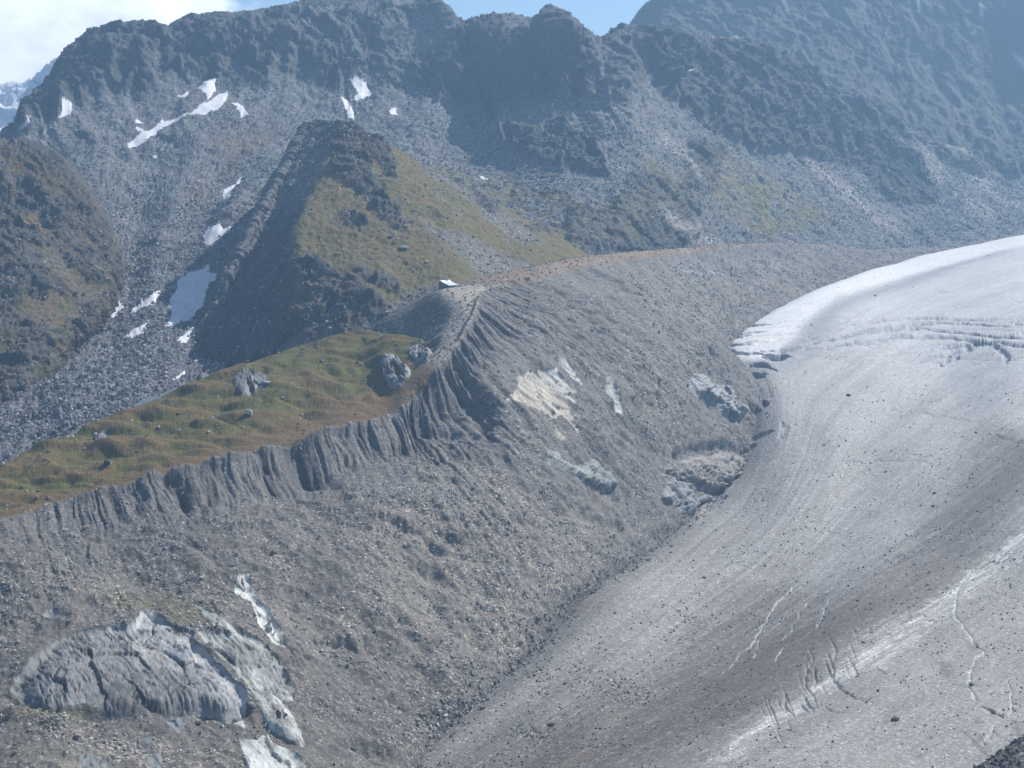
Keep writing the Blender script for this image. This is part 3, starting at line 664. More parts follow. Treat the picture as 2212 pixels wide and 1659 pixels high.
# ---- meadow side
mead = sstep(5.9, 6.6, hr)
alp = mead * (1 - sstep(10.6, 11.6, hc + 0.6 * (hr - 7)))
MB = H.base * np.array([1, 1, 0])
m1 = fbm(MB, 46, 3, 0.5, seed=70, stretch=(1.7, 0.8, 1)); m2 = fbm(MB, 15, 4, 0.55, seed=71, stretch=(1.5, 0.8, 1))
d += alp * (np.abs(m1) * 15.0 - 3.0 + m2 * 3.4 + np.abs(fbm(MB, 24, 2, seed=79)) * 4) * (1 - 0.7 * sstep(7.8, 8.0, hr) ) + mead * fbm(H.base, 4, 2, 0.7, seed=72) * 0.22
flank = mead * sstep(10.9, 11.8, hc) * (1 - sstep(13.6, 14.2, hc))
d += flank * (fbm(UVw, 9, 3, 0.6, True, 73) * 0.8) + sstep(14.2, 15, hc) * mead * hum * 2
# ---- bedrock knobs showing through: outline, bulge, colour, labels
PALE, BLUE, OCHRE, GREYB = (0.50, 0.52, 0.49), (0.27, 0.30, 0.305), (0.52, 0.47, 0.39), (0.20, 0.21, 0.215)
knobs = [
 (crop(*Z7, [(40,1240),(110,1160),(210,1050),(340,940),(440,900),(560,880),(700,860),(760,860),(820,830),(850,740),(930,745),(1010,820),(1080,860),(1180,890),(1160,960),(1230,1010),(1330,1100),(1420,1190),(1480,1250),(1490,1320),(1380,1350),(1250,1320),(1080,1320),(960,1350),(900,1355),(760,1340),(620,1330),(560,1290),(330,1320),(150,1280)]), (0.235, 0.24, 0.24), 5, 'largest grey bedrock knob with a dark undercut face, low on the moraine'),
 (crop(*Z7, [(1180,695),(1240,730),(1330,790),(1420,860),(1500,920),(1600,980),(1660,1060),(1710,1150),(1760,1250),(1775,1290),(1700,1270),(1650,1230),(1790,1420),(1830,1540),(1820,1570),(1740,1510),(1640,1430),(1560,1310),(1480,1210),(1380,1080),(1260,1000),(1180,900),(1300,900),(1400,920),(1330,860),(1240,780)]), PALE, 3.5, 'long pale striated bedrock rib running down beside the largest grey knob'),
 (crop(*Z7, [(1420,540),(1490,545),(1530,620),(1560,680),(1610,740),(1660,820),(1700,880),(1715,990),(1640,950),(1600,880),(1560,850),(1500,690),(1400,620)]), PALE, 2.5, 'pale wedge of smooth bedrock above the long striated rib'),
 (crop(*Z7, [(950,1350),(1120,1320),(1150,1390),(1080,1480),(1010,1420)]), GREYB, 1.5, 'small light bedrock slab under the dark undercut face'),
 (crop(*Z7, [(1400,1340),(1490,1370),(1490,1430),(1440,1410)]), PALE, 1.5, 'little bright slab just right of the light slab under the undercut face'),
 (crop(*Z7, [(850,1470),(910,1460),(920,1530),(860,1540)]), GREYB, 1.5, 'small square slab below the light slab in the gravel'),
 (crop(*Z7, [(1450,1490),(1560,1500),(1600,1460),(1680,1530),(1740,1590),(1800,1660),(1830,1720),(1500,1720),(1470,1600)]), PALE, 2.5, 'bright bedrock slabs at the bottom edge below the long rib'),
 (crop(*Z7, [(880,1600),(960,1570),(980,1660),(900,1700)]), GREYB, 1.5, 'dull slab at the bottom edge left of the bright slabs'),
 (crop(*Z7, [(480,1620),(560,1610),(660,1650),(640,1720),(500,1720)]), GREYB, 1.5, 'pale slab touching the bottom edge beneath the largest knob'),
 (crop(*Z7, [(280,730),(330,720),(360,750),(300,790),(250,780)]), BLUE, 1, 'small bluish slab in the rubble high above the largest knob'),
 (crop(*Z5, [(1110,830),(1170,815),(1230,850),(1300,900),(1350,960),(1360,1000),(1430,1110),(1390,1080),(1330,1010),(1300,1050),(1220,1000),(1150,980),(1060,960),(1100,900)]), OCHRE, 2.5, 'cream coloured striped bedrock slab in the middle of the moraine slope'),
 (crop(*Z5, [(1240,800),(1310,790),(1370,850),(1430,915),(1380,900),(1420,980),(1350,930),(1270,860)]), PALE, 2, 'pale slab lying against the upper side of the cream striped slab'),
 (crop(*Z5, [(1330,690),(1380,715),(1410,770),(1450,835),(1400,800),(1340,740)]), PALE, 1.5, 'narrow pale slab uppermost on the moraine slope'),
 (crop(*Z5, [(1300,1100),(1340,1115),(1380,1170),(1320,1150)]), OCHRE, 1, 'small cream fleck of rock just below the cream striped slab'),
 (crop(*Z5, [(1530,785),(1560,800),(1560,825)]), PALE, 1, 'tiny pale chip of rock above the thin pale streak'),
 (crop(*Z5, [(1600,805),(1640,820),(1660,880),(1690,950),(1700,1020),(1650,970),(1610,890)]), PALE, 1, 'thin pale streak of rock to the right of the narrow uppermost slab'),
 (crop(*Z5, [(1275,1260),(1340,1280),(1380,1320),(1450,1340),(1540,1310),(1600,1360),(1650,1430),(1640,1465),(1560,1475),(1470,1430),(1400,1390),(1300,1340)]), BLUE, 6, 'bluish bedrock knob below the cream striped slab'),
 (crop(*Z5, [(1960,1390),(2000,1330),(2080,1290),(2212,1270),(2330,1250),(2480,1270),(2500,1290),(2430,1330),(2420,1380),(2380,1430),(2330,1480),(2240,1500),(2130,1440),(2040,1420)]), (0.19, 0.18, 0.165), 9, 'large tan rock buttress standing at the glacier edge'),
 (crop(*Z5, [(1975,1440),(2050,1420),(2120,1470),(2170,1560),(2180,1600),(2120,1640),(2060,1600),(1990,1560),(1950,1540)]), GREYB, 8, 'rounded grey rock knob in front of the tan buttress'),
 (crop(*Z5, [(2180,1530),(2240,1500),(2330,1510),(2300,1560),(2230,1580)]), GREYB, 5, 'small dark rock lump wedged between the tan buttress and the ice'),
 (crop(*Z6, [(150,800),(200,785),(280,830),(370,845),(420,890),(440,950),(500,1010),(500,1040),(430,1080),(380,1040),(330,980),(260,930),(190,920),(150,870)]), (0.24, 0.26, 0.265), 9, 'knobbly blue grey bedrock outcrop beside the ice, highest at the glacier edge'),
 (crop(*Z5, [(440,600),(490,560),(540,590),(580,640),(545,700),(500,690),(450,660),(425,620)]), (0.25, 0.25, 0.24), 2.2, 'pale craggy rock at the top of the meadow under the moraine path'),
 (crop(*Z5, [(275,670),(330,645),(400,690),(450,750),(440,800),(380,860),(310,850),(280,780)]), GREYB, 2.5, 'lower craggy rock on the meadow below the pale one'),
 (crop(*Z4, [(1430,780),(1500,750),(1600,770),(1640,830),(1560,880),(1480,900),(1410,850)]), (0.15, 0.16, 0.16), 3, 'dark broken outcrop in the middle of the green meadow'),
 (crop(*Z4, [(500,1210),(560,1140),(640,1100),(680,1120),(640,1160),(560,1220),(510,1240)]), (0.17, 0.18, 0.19), 4, 'smooth dark whaleback rock near the lower left of the meadow'),
 (crop(*Z4, [(350,1140),(450,1080),(560,1060),(540,1090),(420,1130)]), (0.24, 0.25, 0.25), 2, 'low light slabs on the rim behind the whaleback rock'),
]
holes = fbm(np.stack([U, V * 0.5, 0 * U], -1), 16, 5, 0.65, seed=93)
kmask, kjobs = np.zeros_like(hr), []
r1 = fbm(H.base, 22, 5, 0.6, True, 80, (1, 1, 1)); KP = np.stack([U + V * 0.35 + fbm(H.base, 20, 3, seed=87) * 7, V * 0.5 + fbm(H.base, 20, 3, seed=86) * 4, 0 * U], -1); rk, gp_ = facets(KP, 19, 92, gaps=True); rk = rk * 0.9 + rocky(H.base, 9, 3, 0.6, 83) * 0.6; fine_l = fbm(np.stack([U + V * 0.35 + warp * 6, V * 0.12, 0 * U], -1), 3.2, 3, 0.6, True, 97); st = fbm(np.stack([U, V * 0.22, 0 * U], -1), 9, 4, 0.6, True, 81)
crack = np.maximum(1 - sstep(0.0, 0.035, gp_), 0.7 * sstep(0.45, 0.8, fine_l) * (fbm(H.base, 14, 2, seed=98) > 0.0))
khard = np.zeros(hr.shape, np.int16)
for k, (pts, rgb, h, lab) in enumerate(knobs):
    if 10 <= k <= 16: pts = np.array(pts); pts = pts.mean(0) + (pts - pts.mean(0)) * 1.22
    m = H.poly(pts, rag=5.0)
    if k: m &= holes > (-0.08 if k >= 21 else (-0.28 if h < 4 else -0.5))
    s = np.clip(box_blur(box_blur(m.astype(float), 5), 3) * 1.7 - 0.55 + 0.25 * rk, 0, 1) * m
    hf = h if h < 4 else h * np.clip(box_blur(box_blur(m.astype(float), 14 if k in (0, 17) else 4), 8 if k in (0, 17) else 3) * 1.6 - 0.3, 0, 1.2)
    if h >= 4 and m.any():
        vv = V[m]; hf = hf * np.clip(1.2 - 0.7 * (V - vv.min()) / (vv.max() - vv.min() + 1e-6), 0.25, 1.35)
    d = d * (1 - 0.95 * s) + s * (hf * 0.9 + rk * (0.5 + min(h, 8) * 0.27) + r1 * min(h, 6) * 0.10 + st * 0.1 + fine_l * 0.12 - crack * min(h, 5) * (0.55 if 17 <= k <= 20 else 0.22))
    kmask = np.maximum(kmask, s); khard[m] = k + 1
# dark undercut face below the largest knob
und = H.brush(crop(*Z7, [(120,1285),(330,1330),(600,1340),(760,1350),(900,1370),(1080,1330),(1250,1335),(1380,1355),(1480,1320)]), 5, wobble=1)
d -= und * 5
for pts in (crop(*Z5, [(2060,1275),(2160,1235),(2330,1225),(2480,1255)]), crop(*Z6, [(540,960),(570,1010),(590,1000)]), crop(*Z5, [(2200,1560),(2290,1600),(2350,1520)])):
    d -= H.brush(pts, 5) * 5
H.push(d, 3)
# ---- colours
H.col[:] = np.array([0.168, 0.156, 0.143]) * (1 + 0.5 * fbm(H.base, 55, 5, 0.62, seed=84)[..., None] + 0.15 * hum[..., None])
tan = np.zeros_like(hr)
for pts in ([(880,1020),(1050,1040),(1180,1090),(1290,1130),(1260,1220),(1180,1330),(1120,1420),(980,1440),(900,1330),(800,1300),(760,1200),(830,1120)],
            [(400,1300),(520,1290),(780,1340),(800,1400),(700,1440),(560,1330),(440,1330)],
            [(100,1220),(300,1270),(420,1290),(400,1320),(200,1310),(80,1290)],
            [(1350,760),(1480,730),(1540,780),(1480,860),(1470,950),(1400,940),(1330,860)],
            [(1300,590),(1500,560),(1700,560),(1800,620),(1600,700),(1520,740),(1400,680)],
            [(80,1560),(300,1600),(600,1640),(300,1700),(60,1700)]):
    tan = np.maximum(tan, H.poly(pts, rag=16, soft=10))
tan *= 0.55 + 0.6 * sstep(-0.4, 0.3, fbm(H.base, 26, 4, 0.65, seed=85))
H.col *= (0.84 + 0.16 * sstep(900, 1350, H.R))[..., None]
H.paint((0.215, 0.195, 0.170), np.clip(tan, 0, 1) * 0.85 * slope_zone)
H.paint((0.15, 0.145, 0.14), wall * 0.55)
H.paint((0.13, 0.124, 0.118), slope_zone * sstep(-0.02, 0.45, fbm(UVw, 34, 4, 0.6, seed=86)) * 0.55 * (1 - tan * 0.7))
H.paint((0.10, 0.10, 0.102), rz * sstep(0.1, 0.6, -fbm(UVw, 12, 3, 0.6, True, 94)) * 0.6)
H.paint((0.085, 0.086, 0.09), streak * np.clip(cut2 * 0.7 + cut3 * 0.6, 0, 1) * 0.6)
H.paint((0.09, 0.091, 0.095), wall * cut1 * 0.6)  # gully shadows painted into the wall colour
H.paint((0.085, 0.085, 0.088), np.clip(-big / 5, 0, 1) * 0.75)  # shade of the deep recesses, also put into the colour
for pts in (crop(*Z7, [(760,640),(900,650),(1000,660)]), crop(*Z7, [(1060,730),(1170,750),(1150,790),(1080,780)]), crop(*Z7, [(200,1320),(400,1350)])):
    H.paint((0.13, 0.125, 0.05), H.brush(pts, 9, wobble=3) * 0.5 * sstep(-0.3, 0.3, r1))
H.paint((0.36, 0.36, 0.36), H.brush(crop(*Z6, [(0,100),(110,150),(200,180),(400,182)]), 2.2, wobble=0.8) * 0.8)
# path band on the crest
band = sstep(4.86, 4.98, hr) * (1 - sstep(6.05, 6.3, hr)) * sstep(9.6, 10.4, hc)
H.paint((0.33, 0.295, 0.25), band * 0.9)
farb = sstep(4.6, 5.0, hr) * sstep(13.3, 14.0, hc) * (1 - 0.8 * sstep(16.4, 17.2, hc)) * sstep(-0.55, 0.1, hum + 0.2 * rill)
H.paint((0.215, 0.15, 0.095), farb * 0.9)
H.paint((0.125, 0.118, 0.108), flank * 0.9)
# grass
grass = sstep(4.93, 5.02, hr) * (1 - sstep(9.7, 10.3, hc + 0.15 * rill)) 
grass = np.maximum(grass, alp * sstep(6.5, 6.9, hr + 0.2 * r1))
gcol = np.zeros(hr.shape + (3,)) + np.array([0.118, 0.102, 0.04])
top = sstep(-0.1, 0.35, np.abs(m1) * 2.2 - 0.35 + 0.5 * m2); gn = fbm(MB, 28, 5, 0.62, seed=88, stretch=(1.6, 0.8, 1)); gf = fbm(MB, 6, 3, 0.7, seed=89, stretch=(1.6, 0.8, 1))
gcol = lerp(gcol, np.array([0.155, 0.108, 0.055]), np.clip(top * 0.75 + 0.5 * sstep(0.05, 0.4, gn), 0, 1)[..., None])
gcol = lerp(gcol, np.array([0.105, 0.112, 0.036]), (sstep(0.0, 0.3, -gn) * 0.8)[..., None])
gcol = lerp(gcol, np.array([0.06, 0.055, 0.035]), (sstep(0.1, 0.5, gf) * 0.65)[..., None])
edge = (hr > 4.9) & (hr < 6.5); ledge = sstep(4.9, 5.0, hr) * (1 - sstep(6.2, 6.8, hr))
gcol = lerp(gcol, np.array([0.155, 0.102, 0.06]), (ledge * 0.75)[..., None]) * 1.0
H.col = lerp(H.col, gcol, grass[..., None])
up_h = sstep(1200, 2200, H.R)
H.fx[..., 0] = lerp(0.35 + 0.65 * sstep(-0.25, 0.3, fbm(H.base, 45, 4, 0.65, seed=99)), 0.28, grass); H.fx[..., 0] = lerp(H.fx[..., 0], 0.45, wall * 0.8); H.fx[..., 1] = lerp(0.55, 0.45, grass)
H.fx[..., 2] = 0.08 + 0.25 * up_h
stain = fbm(np.stack([U, V * 0.3, 0 * U], -1), 14, 5, 0.65, seed=90)
for k, (pts, rgb, h, lab) in enumerate(knobs):
    m = (khard == k + 1)
    c = np.array(rgb)[None] * (1 + 0.7 * stain[m][:, None]) * (1 - 0.6 * crack[m][:, None])
    if 10 <= k <= 16 or k == 1: c = c * (1 - 0.35 * sstep(0.35, 0.7, fine_l[m]))[:, None] * (1 - 0.35 * np.clip(cut2 + cut3, 0, 1)[m])[:, None]
    if k == 0: c = np.array(rgb)[None] * (1 + 1.3 * fbm(H.base[m][None], 26, 5, 0.66, seed=95)[0])[:, None] * (1 - 0.7 * crack[m][:, None])
    H.col[m] = c; H.fx[m] = (0.15, 0.45, 0.3)
    if k != 4:
        dust = sstep(0.2, 0.4, fbm(H.base[m][None], 16, 4, 0.6, seed=91)[0])
        H.col[m] = lerp(H.col[m], np.array([0.20, 0.19, 0.175]), dust[:, None] * 0.8)
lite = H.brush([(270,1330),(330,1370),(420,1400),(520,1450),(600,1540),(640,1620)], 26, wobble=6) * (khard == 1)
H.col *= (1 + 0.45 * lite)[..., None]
H.col *= (1 - 0.35 * H.brush([(40,1540),(110,1480),(200,1470),(300,1530)], 24, wobble=6) * (khard == 1))[..., None]  # shade on the knob's lower-left face painted into its colour
fk = np.maximum.reduce([khard[:-1, :-1]]); done = np.zeros(fk.shape, bool)
for k, (pts, rgb, h, lab) in enumerate(knobs):
    f = fk == k + 1; 
    if f.sum() < 3: continue
    done |= f
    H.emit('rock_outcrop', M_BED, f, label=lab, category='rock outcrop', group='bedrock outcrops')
fg = (grass[:-1, :-1] > 0.5) & (hr[:-1, :-1] > 4.9)
H.emit('meadow', M_GRASS, fg & ~done, kind='structure')
H.emit('moraine', M_ROCK, ~fg & ~done, kind='structure')
log('moraine')

# ================================================================ glacier
# flow lines: buried margin, margin, ... each with stations from far to near
G = Patch([
 [(2380,530,3050),(2380,468,2880),(2390,500,2720),(2400,560,2450),(2410,650,2130),(2420,760,1880),(2430,880,1700),(2450,1020,1480),(2460,1200,1270),(2480,1450,1030)],
 [(2190,555,2900),(2212,504,2740),(2212,530,2560),(2212,600,2280),(2212,700,2000),(2212,820,1760),(2212,960,1600),(2212,1110,1390),(2250,1320,1150),(2350,1600,900)],
 [(1900,640,2620),(1950,563,2440),(1960,600,2300),(1980,680,2070),(2040,780,1870),(2080,890,1680),(2110,1030,1510),(2130,1180,1310),(2150,1380,1090),(2270,1690,850)],
 [(1690,710,2300),(1760,628,2140),(1800,670,2030),(1860,750,1880),(1930,850,1730),(1970,970,1570),(2000,1110,1410),(2000,1260,1220),(2050,1450,1020),(2180,1760,810)],
 [(1510,850,1980),(1572,752,1860),(1640,770,1800),(1740,850,1700),(1820,950,1570),(1850,1060,1470),(1880,1190,1310),(1870,1330,1140),(1920,1530,950),(2050,1830,780)],
 [(1560,960,1790),(1637,860,1690),(1670,880,1650),(1720,950,1570),(1760,1050,1460),(1760,1160,1350),(1750,1290,1210),(1720,1420,1060),(1780,1610,890),(1900,1900,750)],
 [(1510,1080,1550),(1583,1012,1545),(1620,1050,1480),(1650,1110,1400),(1660,1190,1310),(1640,1280,1220),(1600,1400,1100),(1560,1510,990),(1600,1700,840),(1700,1980,720)],
 [(1400,1190,1395),(1480,1132,1385),(1510,1160,1340),(1530,1220,1270),(1510,1300,1190),(1470,1390,1110),(1420,1490,1020),(1380,1600,930),(1400,1790,800),(1500,2050,700)],
 [(1200,1330,1200),(1290,1270,1190),(1320,1300,1150),(1350,1360,1110),(1330,1440,1050),(1290,1520,990),(1250,1600,930),(1200,1700,870),(1200,1880,760),(1250,2120,680)],
 [(1070,1470,1070),(1140,1415,1060),(1170,1440,1035),(1180,1490,1010),(1160,1560,960),(1120,1630,920),(1080,1700,880),(1030,1790,820),(1000,1950,740),(1000,2180,650)],
 [(890,1600,975),(950,1555,970),(980,1580,945),(980,1630,920),(950,1700,880),(910,1760,850),(860,1830,810),(800,1920,760),(760,2050,700),(740,2260,620)],
 [(650,1780,870),(740,1740,865),(760,1770,845),(740,1820,815),(700,1880,785),(650,1940,750),(600,2000,720),(530,2080,690),(480,2200,650),(450,2400,580)],
], step=2.1)
log('G', G.nu, G.nv)
gr, gc = G.rowf(), G.colf()
LU, LV = G.U, G.V         # U runs along the flow, V across it
fl = fbm(np.stack([LV, LU * 0.05, 0 * LU], -1), 30, 5, 0.6, seed=101)
fl2 = fbm(np.stack([LV, LU * 0.06, 0 * LU], -1), 7, 4, 0.65, seed=102)
gd = fbm(G.base, 140, 3, 0.5, seed=103) * 3.0 + fl * 0.5 + fl2 * 0.10 + fbm(G.base, 6, 4, 0.65, seed=104) * 0.22 + fbm(np.stack([LV, LU * 0.15, 0 * LU], -1), 3.2, 2, 0.6, seed=106) * 0.08
soft_edge = 1 - sstep(0.6, 1.5, gr)
gd -= soft_edge * 1.0
crev = []
def cv(z, pts, w=1.1, dep=3.5): crev.append((crop(*z, pts), (w * 5.5 if w < 1.3 else w * 2.3) if z is Z6 else w * 0.95, dep * (0.9 if z is Z6 else 0.5)))
cv(Z6,[(870,600),(1100,540),(1300,500),(1500,470),(1700,460),(1900,470),(2212,490)], 0.9)
cv(Z6,[(880,625),(1050,610),(1250,570),(1450,545),(1700,545),(1900,570),(2212,600)])
cv(Z6,[(1100,470),(1300,455),(1500,430),(1700,435),(2000,450),(2260,465)], 0.8, 2.5)
cv(Z6,[(950,580),(1200,530),(1400,500),(1600,490),(1900,530),(2050,545),(2212,520)], 0.8)
cv(Z6,[(1620,640),(1750,610),(1900,590),(1950,560)]); cv(Z6,[(1700,720),(1800,660),(1920,600),(2000,600),(2120,605)])
cv(Z6,[(1700,670),(1850,620),(1960,580),(2060,550)]); cv(Z6,[(1960,570),(2040,610),(2110,650),(2105,710)], 0.8)
cv(Z6,[(2050,550),(2212,560)], 1.6, 5); cv(Z6,[(2150,460),(2212,475)], 1.5, 4); cv(Z6,[(2000,540),(2100,545),(2140,560)], 1.4, 4); cv(Z6,[(2120,600),(2250,600)], 1.2)
cv(Z6,[(1330,995),(1450,970),(1600,945),(1700,932)], 0.6, 1.5); cv(Z6,[(1480,990),(1600,1000),(1680,1020),(1950,1055)], 0.5, 1.2)
cv(Z6,[(1650,275),(1760,272)], 0.7, 2)
cv(Z6,[(370,560),(450,545),(540,535)]); cv(Z6,[(430,540),(540,515),(620,505)]); cv(Z6,[(380,600),(480,590),(600,575)], 1.5, 4); cv(Z6,[(440,490),(560,470),(720,460)], 0.8)
cv(Z6,[(360,620),(450,640),(560,645),(620,640)], 1.6, 5); cv(Z6,[(600,640),(700,655),(790,655)], 2.4, 8); cv(Z6,[(610,665),(680,675),(760,660)], 2.6, 9); cv(Z6,[(600,630),(720,632),(850,610)], 1.4, 5)
cv(Z6,[(530,740),(580,715),(640,720),(690,745)], 2.4, 8); cv(Z6,[(560,770),(620,775),(640,785)], 2.2, 7); cv(Z6,[(600,705),(640,712)], 1.5, 5)
cv(Z6,[(600,1010),(625,960),(615,940)], 2.2, 7); cv(Z6,[(1100,1300),(1350,1302),(1600,1300),(1700,1330)], 0.5, 1.2)
cv(Z6,[(420,1380),(480,1330),(530,1290)], 1.6, 4); cv(Z6,[(560,1180),(640,1130),(690,1120)], 1.0, 2.5); cv(Z6,[(500,1240),(580,1200)], 1.0, 2.5)
cv(Z6,[(300,1540),(340,1500),(400,1440),(440,1400)], 1.4, 3); cv(Z6,[(250,1600),(300,1570),(380,1500)], 1.2, 3)
cv(Z6,[(2030,1130),(2100,1160),(2212,1190)], 0.7, 2); cv(Z6,[(750,1060),(755,1110),(740,1160)], 0.7, 1.5)
for a in ([(910,940),(930,1000),(900,1060),(880,1150),(940,1220),(960,1290)], [(1000,1000),(1030,1080),(1100,1180),(1170,1210)], [(1160,1010),(1190,1080),(1205,1110)], [(1080,1170),(1200,1230),(1310,1255)],
          [(760,1200),(760,1290),(820,1330)], [(860,1200),(900,1260),(940,1300)], [(1010,960),(1060,1060),(1060,1120),(1110,1170)], [(1040,880),(1070,950),(1060,1020)], [(1310,1050),(1380,1100)],
          [(860,1270),(900,1310)], [(1000,1270),(1040,1300),(1130,1310)], [(940,1050),(950,1130),(930,1180)]): cv(Z9, a, 0.75, 2.2)
cv(Z9,[(1940,1290),(2010,1310),(2030,1335)], 1.6, 5); cv(Z9,[(2000,1330),(2060,1340),(2100,1365)], 1.2, 3); cv(Z9,[(1890,1390),(1970,1390)], 1.1, 3); cv(Z9,[(1600,655),(1660,658)], 1.3, 3)
cv(Z9,[(2000,485),(2100,510),(2212,530)], 0.5, 1.4); cv(Z9,[(1940,540),(2080,600),(2212,640)], 0.5, 1.4); cv(Z9,[(2120,400),(2212,410)], 0.5, 1.4)
cv(Z9,[(1350,1580),(1420,1610),(1460,1640)], 0.5, 1.2); cv(Z9,[(1430,320),(1250,360),(1100,400)], 0.45, 1); cv(Z9,[(1500,490),(1350,500),(1200,545)], 0.45, 1); cv(Z9,[(1640,455),(1430,470)], 0.45, 1)
cv(Z8,[(1840,440),(1900,410),(1970,380)], 1.0, 2.5); cv(Z8,[(1700,490),(1760,470),(1820,462)], 1.2, 3); cv(Z8,[(1760,400),(1850,380)], 1.2, 3); cv(Z8,[(1580,610),(1680,570)], 1.0, 2)
for _ in range(26):                                      # sets of short cracks across the flow
    a = rng.uniform(0, 1); cx, cy = 1250 - 750 * a + rng.normal() * 120, 950 + 400 * a + rng.normal() * 90
    L, w0 = rng.uniform(12, 95), rng.uniform(-0.35, 0.35)
    cv(Z9, [(cx - L * 0.35, cy - L), (cx + L * w0 * 0.5, cy), (cx + L * 0.45, cy + L)], 0.5, 1.0)
for _ in range(60):
    cx, cy = rng.uniform(700, 2200), rng.uniform(420, 700); L = rng.uniform(60, 220)
    cv(Z6, [(cx - L, cy + L * 0.12), (cx, cy), (cx + L, cy - L * 0.02)], 0.6, 1.2)
cmask = np.zeros_like(gr)
for pts, w, dep in crev:
    b = G.brush(pts, w, taper=True, hard=4, bend=w * 1.6); cmask = np.maximum(cmask, b * min(1, dep / 4)); gd -= b * dep
streams = [(crop(*Z9, [(1910,450),(1850,520),(1800,590),(1800,660),(1790,720),(1830,780),(1870,840),(1910,900),(1960,950),(1920,1000),(1900,1060),(1870,1130),(1890,1200),(1915,1250)]), 1.1),
 (crop(*Z9, [(2110,1120),(2130,1200),(2135,1280),(2130,1340)]), 0.6), (crop(*Z9, [(2030,1410),(1990,1470),(1980,1530)]), 0.9),
 (crop(*Z9, [(820,560),(720,650),(680,730),(630,810),(590,880),(520,950)]), 0.9), (crop(*Z9, [(500,960),(440,1040),(390,1090)]), 0.6), (crop(*Z9, [(1020,650),(980,760),(950,820)]), 0.7), (crop(*Z9, [(900,660),(860,720),(810,820),(750,880)]), 0.6),
 (crop(*Z9, [(1150,520),(1000,600),(880,640)]), 0.6), (crop(*Z9, [(620,880),(570,990)]), 0.5), (crop(*Z9, [(750,930),(700,1010)]), 0.5)]
smask = np.zeros_like(gr)
for pts, w in streams:
    b = G.brush(pts, w * 0.65, wobble=0.9, bend=3.0); smask = np.maximum(smask, b); gd -= b * 0.8
G.push(gd, 2)
# colour: clean ice is pale, debris bands follow the flow
clean, dirty, brownd = np.array([0.57, 0.57, 0.57]), np.array([0.225, 0.212, 0.196]), np.array([0.125, 0.105, 0.088])
up = sstep(1250, 2300, G.R)
dirt = np.clip(0.92 - 0.66 * up + 0.30 * fl + 0.22 * fl2 + 0.12 * fbm(G.base, 40, 4, 0.6, seed=105), 0, 1)
G.col = lerp(clean, dirty, dirt[..., None])
medial = G.brush([(2212,960),(2120,1080),(2050,1190),(1950,1280),(1870,1330),(1760,1370),(1650,1440),(1560,1500),(1450,1560),(1300,1610),(1150,1660),(1000,1700)], 40, wobble=16)
medial = np.maximum(medial, G.brush([(1720,1300),(1600,1400),(1450,1500),(1250,1590),(1050,1650),(900,1690)], 36, wobble=16) * 0.85)
G.paint(brownd * 0.8, np.clip(medial * (1.0 + 0.7 * fl2 + 0.5 * fl), 0, 1) * 0.95)
marg = G.brush([(1230,1320),(1130,1430),(980,1560),(850,1650),(760,1720)], 48, wobble=16)
marg = np.maximum(marg, G.brush([(1480,1135),(1350,1240),(1230,1310)], 12, wobble=5) * 0.7)
marg = np.maximum(marg, G.brush([(1655,790),(1650,860),(1630,950),(1600,1000),(1540,1080)], 26, wobble=8) * 0.55)
G.paint((0.15, 0.142, 0.134), marg * 0.85)
right = G.brush([(2300,1250),(2200,1350),(2150,1480),(2050,1600),(1980,1700)], 60, wobble=15)
G.paint((0.25, 0.235, 0.215), right * 0.6)
bright = G.brush(crop(*Z9, [(2260,200),(2212,240),(1950,460),(1720,640),(1500,790),(1270,970),(1080,1110),(900,1240),(700,1350),(560,1430),(500,1500),(440,1600)]), 6.5, wobble=3, bend=9)
bright = np.maximum(bright, 0.7 * G.brush(crop(*Z9, [(2212,330),(2000,480),(1850,600),(1700,720),(1500,880),(1300,1050)]), 5, wobble=3, bend=9))
bright = np.maximum(bright, 0.5 * G.brush(crop(*Z9, [(1600,740),(1450,800),(1300,900),(1150,1000)]), 14, wobble=5))
st3 = fbm(np.stack([LV, LU * 0.05, 0 * LU], -1), 2.6, 3, 0.6, seed=108)
G.paint((0.60, 0.59, 0.565), np.clip(bright, 0, 1) * 0.8 * np.clip(0.6 + 0.9 * fl2 + 1.3 * st3, 0, 1.1))
G.col *= (1 + 0.22 * st3 * (1 - 0.7 * up))[..., None]
# bright bare-ice strip at the far edge and the dark seam beside it
strip = G.brush([(2260,500),(2100,535),(1950,572),(1840,620),(1740,665),(1680,710),(1640,750)], 27)
strip = G.poly([(1540,760),(1650,655),(1750,620),(1950,553),(2212,494),(2400,458),(2400,505),(2212,532),(2050,572),(1900,612),(1810,640),(1755,680),(1715,730),(1672,782),(1600,780)], rag=3, soft=2)
G.paint((0.74, 0.74, 0.73), strip * 0.85 * (0.8 + 0.2 * fl2))
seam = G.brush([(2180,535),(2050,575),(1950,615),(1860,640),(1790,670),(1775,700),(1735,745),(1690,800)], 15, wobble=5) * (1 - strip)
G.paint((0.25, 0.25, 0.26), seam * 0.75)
G.paint((0.15, 0.19, 0.24), np.clip(cmask, 0, 1) * 0.7)  # blue ice plus painted shade inside the crevasses
G.paint((0.42, 0.43, 0.44), np.clip(smask * 1.1, 0, 1) * (0.55 + 0.5 * sstep(-0.2, 0.2, fbm(G.base, 7, 2, seed=107))))
